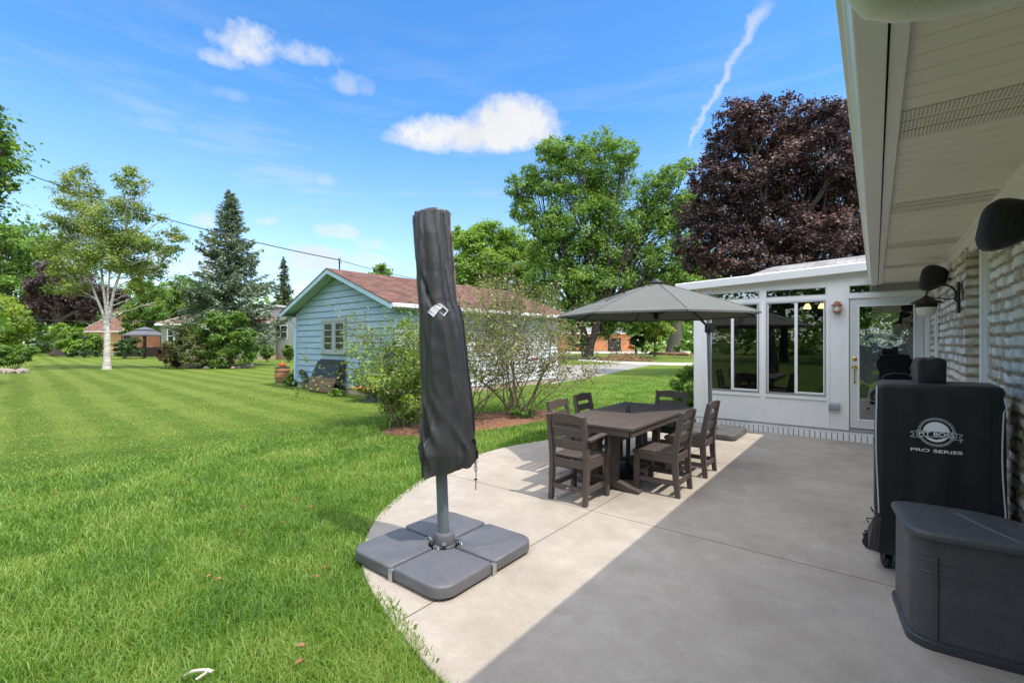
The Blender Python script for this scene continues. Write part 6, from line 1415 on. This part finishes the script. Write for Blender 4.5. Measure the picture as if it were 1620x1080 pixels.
# far woods closing the horizon: one mass
bl = []; rnd = random.Random(77)
for i in range(230):
    a_ = rnd.uniform(0, 2 * PI) if i % 2 else R(90) + YAW + rnd.uniform(-.9, .9); d = rnd.uniform(95, 150); p = Vector((math.cos(a_), math.sin(a_), 0)) * d; r = rnd.uniform(3.2, 6.5); bl.append((p.x, p.y, rnd.uniform(1.5, 7.5) * d / 110, r))
for i in range(70): a_ = PI + PI * i / 70 + rnd.uniform(-.03, .03) + .0; d = rnd.uniform(46, 64); bl.append((math.cos(a_) * d, math.sin(a_) * d, rnd.uniform(1.2, 4.5), rnd.uniform(2.6, 4)))
pts, nr = blob_pts(bl, 110000, 10, .4, .6); o = leaves('far_woods', pts[pts[:, 2] > 0], .95, M['lf_mid'], None, out=nr[pts[:, 2] > 0]); tag(o, 'low line of far woods along the horizon', 'woods', kind='stuff')

# ------------------------------------------------------------------ bushes
def bush(name, label, u, d, pxs, nleaf, ls, lm, seed, stem='twig', group=None, **k):
    b = P(u, 541, d); b.z = -.04; bl = pb(pxs, d, seed, .3); t = thing(name, label, 'bush', b, group=group); rnd = random.Random(seed); mb = MB()
    for (x, y, z, r) in bl:
        c = Vector((x, y, z)) - b; s0 = Vector((c.x * .25, c.y * .25, 0)); mb.tube([s0, s0.lerp(c, .5) + Vector((rnd.uniform(-.1, .1), 0, .05)), c], [.022, .016, .008], 5, cap=False)
        for _ in range(3): e = c + Vector((rnd.gauss(0, 1), rnd.gauss(0, 1), rnd.gauss(0, .8))).normalized() * r * .9; mb.tube([c, e], [.008, .003], 4, cap=False)
    mb.build('stems', M[stem], t)
    pts, nr = blob_pts(bl, nleaf, k.pop('sub', 14), k.pop('sr', .36), k.pop('shell', .5)); kp = pts[:, 2] > 0.0; leaves('foliage', pts[kp] - np.array(b), ls, M[lm], t, out=nr[kp], **k); return t
bush('large_bush', 'big green rounded bush in front of the spruce', 350, 28.3, [(345, 505, 16), (370, 515, 18), (325, 520, 16), (390, 535, 16), (355, 540, 20), (385, 560, 16), (330, 555, 16), (355, 568, 14), (398, 552, 10), (312, 540, 12), (378, 500, 9)], 26000, .12, 'lf_mid', 61)
bush('yellow_bush', 'olive and yellow green spreading bush left of the big one', 300, 28.0, [(300, 535, 14), (285, 545, 13), (315, 550, 14), (275, 558, 12), (300, 565, 12), (325, 570, 12), (290, 520, 9), (268, 548, 9)], 15000, .10, 'lf_olive', 63)
bush('burgundy_bush', 'low burgundy barberry at the left end of the bush bed', 264, 28.6, [(262, 562, 9), (272, 570, 9), (258, 553, 6), (280, 575, 7)], 6000, .08, 'lf_burg', 64)
bush('sage_bush', 'grey green bush under the spruce boughs', 330, 29.5, [(320, 502, 11), (335, 495, 9), (310, 512, 10), (300, 515, 8)], 6000, .10, 'lf_spruce', 65)
bush('foundation_shrub', 'clipped round shrub before the grey house, left of two', 423, 37.5, [(422, 552, 7.5), (418, 558, 6), (427, 558, 6), (422, 564, 5)], 5000, .10, 'lf_mid', 66, group='clipped shrubs at the grey house')
bush('foundation_shrub', 'clipped round shrub before the grey house, next to the garage corner', 457, 37.0, [(457, 552, 7.5), (453, 558, 6), (461, 559, 6), (457, 565, 5)], 5000, .10, 'lf_mid', 67, group='clipped shrubs at the grey house')
bush('hosta_bush', 'wide leafy bush with stone edging at the left edge of the lawn', 18, 26.5, [(12, 556, 11), (32, 556, 11), (46, 554, 8), (22, 566, 10), (5, 568, 10), (-12, 558, 14), (38, 566, 8), (-8, 570, 10), (54, 556, 5)], 16000, .11, 'lf_mid', 68)
bush('lawn_shrub', 'low dark shrub row beyond the birch', 150, 47, [(120, 558, 5), (135, 559, 5), (150, 559, 5), (110, 562, 3), (165, 560, 4)], 5000, .13, 'lf_dark', 69)
bush('screen_bush', 'dark bushes around the gazebo posts', 196, 44, [(193, 546, 9), (188, 556, 7), (200, 553, 8), (210, 550, 7), (222, 556, 5), (214, 538, 6)], 7000, .14, 'lf_dark', 70)
bush('corner_bush', 'bright green bush at the sunroom corner', 1082, 11.2, [(1082, 592, 12), (1096, 600, 14), (1076, 608, 12), (1098, 620, 16), (1082, 632, 14), (1100, 645, 14), (1086, 655, 12), (1102, 665, 10), (1094, 585, 9)], 16000, .045, 'lf_light', 71, shell=.7)
bush('border_bush', 'low green bushes at the foot of the grey trunk', 1090, 47, [(1085, 545, 8), (1098, 548, 8), (1070, 552, 5), (1100, 555, 6), (1040, 552, 5), (1020, 554, 5)], 6000, .15, 'lf_light', 72)
bush('garden_weeds', 'leafy green weeds at the garage corner', 466, 17.0, [(462, 598, 8), (470, 604, 8), (458, 606, 6), (478, 602, 7), (468, 590, 6), (452, 604, 5)], 5000, .07, 'lf_mid', 73)
bush('garden_weeds', 'blue green tall weeds between the panels and the corner weeds', 484, 16.2, [(482, 594, 6), (488, 602, 7), (492, 608, 5), (480, 606, 6), (478, 588, 4)], 3200, .06, 'lf_spruce', 74)
bush('panel_weeds', 'small clump of weeds at the foot of the leaning panel', 533, 13.7, [(530, 619, 5), (537, 621, 6), (525, 623, 4), (542, 624, 4)], 1800, .05, 'lf_light', 75)
bush('flower_bed', 'bed of orange flowers by the far drive', 895, 66, [(892, 552, 3), (902, 552, 3), (912, 552, 3), (884, 552, 3)], 2500, .16, 'flowero', 76)
bush('flower_bed', 'orange flowers at the orange house corner', 998, 60, [(997, 549, 3), (1002, 550, 3)], 800, .14, 'flowero', 77)

# leggy lilac shrubs built branch by branch
def grow(rnd, p, d, L, r, lvl, segs, tips, maxl, wig=.22, up=.05, fork=(2, 3), shrink=.62):
    pts = [p.copy()]; rs = [r]; n = 5; q = d.normalized()
    for i in range(n):
        q = (q + Vector((rnd.gauss(0, wig), rnd.gauss(0, wig), rnd.gauss(up, wig * .7)))).normalized(); p = p + q * L / n; pts.append(p.copy()); rs.append(r * (1 - .45 * (i + 1) / n))
        if lvl >= maxl - 2 and i > 0: tips.append((p.copy(), q.copy(), lvl))
        if lvl < maxl and i in (1, 2, 3) and rnd.random() < .55: grow(rnd, p.copy(), (q + Vector((rnd.gauss(0, .6), rnd.gauss(0, .6), rnd.gauss(.1, .35)))).normalized(), L * rnd.uniform(.45, .75), rs[-1] * .6, lvl + 1, segs, tips, maxl, wig, up, fork, shrink)
    segs.append((pts, rs, lvl))
    if lvl < maxl:
        for _ in range(rnd.randint(*fork)): grow(rnd, p.copy(), (q + Vector((rnd.gauss(0, .5), rnd.gauss(0, .5), rnd.gauss(.1, .3)))).normalized(), L * rnd.uniform(.55, .8), rs[-1] * .72, lvl + 1, segs, tips, maxl, wig, up, fork, shrink)
def leggy(name, label, base, stems, maxl, lm, ls, per, seed, zmax=9, dense_below=0, keep=1.0, hull=None):
    rnd = random.Random(seed); t = thing(name, label, 'shrub', base); segs = []; tips = []
    for (x, y, dx, dy, dz, L, r) in stems: grow(rnd, Vector((x, y, -.04)), Vector((dx, dy, dz)), L, r, 0, segs, tips, maxl)
    mb = MB()
    for pts, rs, lvl in segs: mb.tube(pts, [max(.0022, q) for q in rs], 7 if lvl == 0 else (5 if lvl < 3 else 3), cap=False)
    mb.build('branches', M['twig'], t, smooth=False)
    C_ = []
    for p, q, lvl in tips:
        k = per * (2.2 if p.z < dense_below else 1) * keep
        for _ in range(int(k) + (rnd.random() < k % 1)): C_.append(p + Vector((rnd.gauss(0, .05), rnd.gauss(0, .05), rnd.gauss(0, .045))))
    leaves('foliage', np.array(C_), ls, M[lm], t, aspect=.62); return t, segs, tips
rnd = random.Random(9)
b1 = P(655, 541, 8.6); b1.z = 0
st = [(rnd.gauss(0, .2), rnd.gauss(0, .2), rnd.gauss(.0, .26), rnd.gauss(0, .26), 1, rnd.uniform(.9, 1.25), rnd.uniform(.010, .018)) for _ in range(15)]
t1, s1, tp1 = leggy('lilac_shrub', 'leafy green shrub behind the closed parasol before the garage', b1, st, 3, 'lf_shrub', .062, 1.5, 91, dense_below=1.0)
pts, nr = blob_pts([(x_, y_, z_, r_) for x_, y_, z_, r_ in [(-.35, 0, .35, .38), (.15, .1, .4, .42), (-.1, -.1, .75, .42), (-.45, .1, .95, .3), (.35, .2, .85, .35), (0, .2, 1.15, .35), (-.65, .0, .6, .25), (-.25, .1, 1.5, .28), (-.5, .1, 1.35, .2), (.1, .1, 1.75, .25), (-.9, .1, .9, .25), (-.8, .2, .45, .28), (-.35, .1, 1.9, .2)]], 5200, 16, .32, .45)
leaves('foliage', pts[pts[:, 2] > 0], .060, M['lf_shrub'], t1, out=nr[pts[:, 2] > 0], aspect=.62)
b2 = P(818, 541, 9.9); b2.z = 0
st = [(rnd.gauss(0, .10), rnd.gauss(0, .10), rnd.gauss(0, .42), rnd.gauss(0, .35), 1, rnd.uniform(1.1, 1.6), rnd.uniform(.010, .020)) for _ in range(17)] + [(.12, 0, .12, .0, 1, 1.3, .042), (.1, .05, -.35, .1, 1, 1.3, .028), (-.05, .0, -.75, -.1, .8, 1.35, .026)]
leggy('lilac_shrub', 'leggy many-stemmed shrub with thin leaves in the mulch bed', b2, st, 3, 'lf_shrub2', .060, 1.15, 95)
b3 = P(745, 541, 9.6); b3.z = 0
st = [(rnd.gauss(0, .12), rnd.gauss(0, .12), rnd.gauss(0, .30), rnd.gauss(0, .3), 1, rnd.uniform(1.05, 1.5), rnd.uniform(.010, .018)) for _ in range(10)]
leggy('lilac_shrub', 'half bare grey twigged shrub just right of the closed parasol', b3, st, 3, 'lf_shrub2', .058, .9, 97)
# little green plant at the foot of the leggy shrub, pink tag
bush('ground_plant', 'low green plant at the foot of the leggy shrub', 826, 9.55, [(815, 652, 7), (828, 655, 7), (840, 652, 6)], 900, .05, 'lf_mid', 98)
p = P(844, 568, 9.7); t = thing('pink_ribbon', 'small pink ribbon tied in the leggy shrub', 'ribbon', p); mb = MB(); mb.ico((0, 0, 0), .045, 2, sc=(1, .7, .8), jit=.2, seed=3); mb.strip([(0, 0, 0), (.02, 0, -.04), (.05, 0, -.06), (.07, 0, -.05)], .03, .004); mb.build('ribbon', mat('pink_cloth', (.70, .10, .20), .6), t)
# stones, brush pile, log
rnd = random.Random(15)
def stone_row(label, pts, n, s, cat='edging', name='stone_edging', m='stone'):
    a = [G(u, v) for u, v in pts]; t = thing(name, label, cat, a[0]); L = sum((a[i + 1] - a[i]).length for i in range(len(a) - 1)); 
    for k in range(n):
        q = (k + .5) / n * L; 
        for i in range(len(a) - 1):
            l = (a[i + 1] - a[i]).length
            if q <= l or i == len(a) - 2: p = a[i].lerp(a[i + 1], min(1, q / l)); break
            q -= l
        mb = MB(); mb.ico(tuple(p - a[0] + Vector((rnd.uniform(-.05, .05), rnd.uniform(-.05, .05), s * .2))), s * rnd.uniform(.8, 1.2), 1, sc=(1.3, 1, .62), jit=.14, seed=k); mb.build('stone', M[m], t)
stone_row('low rough stone edging in front of the gazebo', [(178, 562.5), (205, 562.5), (238, 562.8)], 18, .24)
stone_row('pale stone edging around the left bush', [(-8, 587.5), (12, 589), (40, 589)], 9, .26)
stone_row('stone edging under the large bushes', [(262, 573.5), (300, 578), (330, 583)], 12, .20)
stone_row('small stones below the big green bush toward the garage', [(362, 583), (385, 581.5), (402, 577)], 9, .16)
stone_row('dark stone border at the foot of the grey trunk', [(1030, 560), (1060, 561.5), (1090, 562.5)], 10, .45, m='mulch')
pb_ = G(987, 570); t = thing('brush_pile', 'brown pile of cut twigs beside the drive strip', 'brush pile', pb_); mb = MB(); rnd = random.Random(6)
for _ in range(420):
    a = rnd.random() * 2 * PI; r = rnd.random() ** .6 * 2.3; h = .72 * (1 - r / 2.4) * rnd.random(); p = Vector((math.cos(a) * r, math.sin(a) * r * .7, h)); d = Vector((rnd.gauss(0, 1), rnd.gauss(0, 1), rnd.gauss(0, .35))).normalized() * rnd.uniform(.25, .6); mb.tube([p - d, p + d], [.03, .012], 3)
mb.build('twigs', mat('dry_twigs', (.27, .16, .085), .9, var=.3, vscale=3), t)
for (u, h, lab) in ((968 + 40, .9, 'thin white marker stake on the far lawn'), (1020, .9, 'bluish garden stake beside the white one')):
    p = G(u, 566.5); t = thing('garden_stake', lab, 'stake', p); mb = MB(); mb.box(-.05, .05, -.04, .04, -.03, h); mb.build('stake', M['kerb'], t); mb = MB(); mb.ico((0, 0, h), .11, 1, sc=(1, .4, .8)); mb.build('cap', M['galv'], t)
# fallen leaves, the pale feather-like scrap
t0 = None
spots = [(268, 781, 'on the left lawn'), (421, 813, 0), (468, 790, 0), (505, 745, 0), (490, 803, 0), (514, 897, 'orange'), (476, 1023, 0), (474, 1048, 0), (444, 757, 0), (385, 801, 0), (345, 917, 0), (500, 913, 0), (447, 826, 0), (88, 780, 'left'), (466, 865, 0), (380, 845, 0), (330, 912, 0)]
names = ['curled brown leaf in the lawn left of the patio', 'small tan leaf on the lawn, upper middle', 'orange brown leaf near the parasol weights', 'pale leaf far up the lawn toward the shrub', 'tiny tan leaf close to the patio edge', 'bright orange leaf left of the front weight', 'long orange leaf in the foreground grass', 'small reddish leaf below the long orange one', 'tan speck of leaf on the mown border', 'pinkish leaf left of the parasol weights', 'broken brown leaf in the middle foreground', 'brown leaf just above the bright orange one', 'light brown leaf halfway to the weights', 'curled tan leaf alone on the far left lawn', 'dull leaf level with the left weight', 'faint leaf in the mid lawn', 'twin brown leaf beside the broken one']
rnd = random.Random(3)
for (u, v, _), lab in zip(spots, names):
    p = G(u, v, .02); s = .021 * rnd.uniform(.7, 1.4); t = thing('fallen_leaf', lab, 'leaf', p, rnd.random() * 6, 'fallen leaves on the lawn'); mb = MB()
    n_ = 7; top_ = []; bot_ = []
    for i in range(n_): q = i / (n_ - 1); x = (q - .5) * 2 * s; wd = math.sin(PI * q) ** .7 * s * .55; z = .35 * s * math.sin(PI * q) + rnd.uniform(-.1, .1) * s; top_.append((x, wd, z + .3 * s)); bot_.append((x, -wd, z + .25 * s)); 
    vs = top_ + [(x[0], 0, x[2] - .35 * s) for x in top_] + bot_; mb.add(vs, [(i, i + 1, n_ + i + 1, n_ + i) for i in range(n_ - 1)] + [(n_ + i, n_ + i + 1, 2 * n_ + i + 1, 2 * n_ + i) for i in range(n_ - 1)]); mb.build('blade', M['deadleaf'], t, smooth=True)
p = G(313, 1068, .03); t = thing('bark_scrap', 'pale curved strip of bark lying in the foreground grass', 'bark scrap', p, .3); mb = MB(); mb.strip([(-.06, -.02, .0), (-.03, -.012, .02), (0, .0, .025), (.03, .022, .02), (.055, .03, .012)], .018, .006, side=(0, 1, 0)); mb.strip([(.03, -.03, .01), (.045, 0, .02), (.03, .03, .015)], .012, .005); mb.build('strip', mat('pale_bark', (.45, .41, .36), .9, bump=.3), t)

# ------------------------------------------------------------------ grass blades round the patio
def in_poly(x, y, poly):
    c = np.zeros(len(x), bool); n = len(poly)
    for i in range(n):
        ax, ay = poly[i]; bx, by = poly[i - 1]; 
        if ay == by: continue
        k = (ay > y) != (by > y); xx = (bx - ax) * (y - ay) / (by - ay) + ax; c ^= k & (x < xx)
    return c
def grass():
    n = 640000; rg = np.random.default_rng(11)
    r = 1.15 * (24 / 1.15) ** rg.random(n) ** .88; a = rg.uniform(R(-12), R(108), n)     # angle from +Y towards -X
    x = -np.sin(a) * r; y = np.cos(a) * r
    k = ~in_poly(x, y, patio_poly) & (x < 1.5) & ~in_poly(x, y, MULCH); 
    gl = Matrix.Rotation(-GR, 3, 'Z'); gx = (x - GA.x) * math.cos(-GR) - (y - GA.y) * math.sin(-GR); gy = (x - GA.x) * math.sin(-GR) + (y - GA.y) * math.cos(-GR)
    k &= ~((gx > -GW - .05) & (gx < .05) & (gy > -.02) & (gy < GD)); k &= ~((x > WL - .05) & (y > 9.0))
    x, y, r = x[k], y[k], r[k]; n = len(x)
    # clumpiness: drop blades where a noise is low, taller ones elsewhere
    s = .5 + .5 * np.sin(x * 3.1 + 1.7 * np.sin(y * 2.3)) * np.sin(y * 2.7 + 1.3 * np.sin(x * 1.9)); t2 = .5 + .5 * np.sin(x * 11 + 2 * np.sin(y * 7)) * np.sin(y * 13 + x * 3)
    far = np.clip((r - 6) / 5, 0, 1); mown = np.clip((-x - 7.2) / 1.2, 0, 1)
    kk = rg.random(n) > mown * (.25 + .5 * np.clip((r - 9) / 8, 0, 1)); x, y, r, s, t2, far, mown = [q[kk] for q in (x, y, r, s, t2, far, mown)]; n = len(x)
    h = (.036 + .024 * s + .020 * t2) * rg.uniform(.4, 1.35, n) * (1 - .62 * mown) + .0012 * r * (1 - mown)
    w = .0018 + .00095 * r
    w = np.minimum(w, .018) * rg.uniform(.7, 1.2, n)
    az = rg.uniform(0, 2 * PI, n); lean = rg.uniform(.15, 1.15, n) + .35 * t2; la = az + rg.normal(0, .8, n)
    bx, by = np.cos(az + PI / 2) * w / 2, np.sin(az + PI / 2) * w / 2; lx, ly = np.cos(la) * lean * h, np.sin(la) * lean * h
    V = np.empty((n, 5, 3)); z0 = -.032
    V[:, 0] = np.stack([x - bx, y - by, np.full(n, z0)], 1); V[:, 1] = np.stack([x + bx, y + by, np.full(n, z0)], 1)
    V[:, 2] = np.stack([x + lx * .35 + bx * .8, y + ly * .35 + by * .8, z0 + h * .62], 1); V[:, 3] = np.stack([x + lx * .35 - bx * .8, y + ly * .35 - by * .8, z0 + h * .62], 1)
    V[:, 4] = np.stack([x + lx, y + ly, z0 + h * (1.08 - .25 * lean)], 1)
    i = np.arange(n) * 5
    me = bpy.data.meshes.new('grass'); me.vertices.add(n * 5); me.vertices.foreach_set('co', V.astype(np.float32).ravel())
    L_ = np.stack([i, i + 1, i + 2, i + 3, i + 3, i + 2, i + 4], 1).ravel(); me.loops.add(n * 7); me.loops.foreach_set('vertex_index', L_.astype(np.int32))
    ls = np.stack([np.arange(n) * 7, np.arange(n) * 7 + 4], 1).ravel(); lt = np.tile([4, 3], n); me.polygons.add(n * 2); me.polygons.foreach_set('loop_start', ls.astype(np.int32)); me.polygons.foreach_set('loop_total', lt.astype(np.int32)); me.update(calc_edges=True)
    me.materials.append(M['grass']); o = bpy.data.objects.new('grass', me); C.objects.link(o); tag(o, 'short green grass blades of the lawn around the patio', 'grass', kind='stuff')
grass()
def edge_grass():
    """yellowing longer tufts where the lawn meets the concrete"""
    rg = random.Random(8); C_ = []; pts = smooth_poly(edge, 8); V = []; F = []
    for i in range(len(pts) - 1):
        a = Vector(pts[i]); b = Vector(pts[i + 1]); nrm = Vector((b - a).normalized()); nrm = Vector((nrm.y, -nrm.x)) * (-1); dens = 180 * max(0, noise.noise((a.x * 1.6, a.y * 1.6, 0))) + (70 if 2.6 < a.y < 4.3 else 0)
        for _ in range(int(dens * (b - a).length * 4)):
            p = a.lerp(b, rg.random()) + nrm * rg.uniform(-.07, .015) * 1; h = rg.uniform(.02, .042); az = rg.random() * 6.28; w = .0013; l = rg.uniform(.2, 1.1) * h; c = len(V)
            V += [(p.x - w * math.sin(az), p.y + w * math.cos(az), -.03), (p.x + w * math.sin(az), p.y - w * math.cos(az), -.03), (p.x + l * .5 * math.cos(az) + w * math.sin(az), p.y + l * .5 * math.sin(az), h * .6), (p.x + l * math.cos(az), p.y + l * math.sin(az), h * .9)]; F.append((c, c + 1, c + 2, c + 3))
    o = np_mesh('edge_grass', np.array(V), np.array(F), M['grass']); tag(o, 'longer grass tufts along the curved patio edge', 'grass', kind='stuff')
edge_grass()
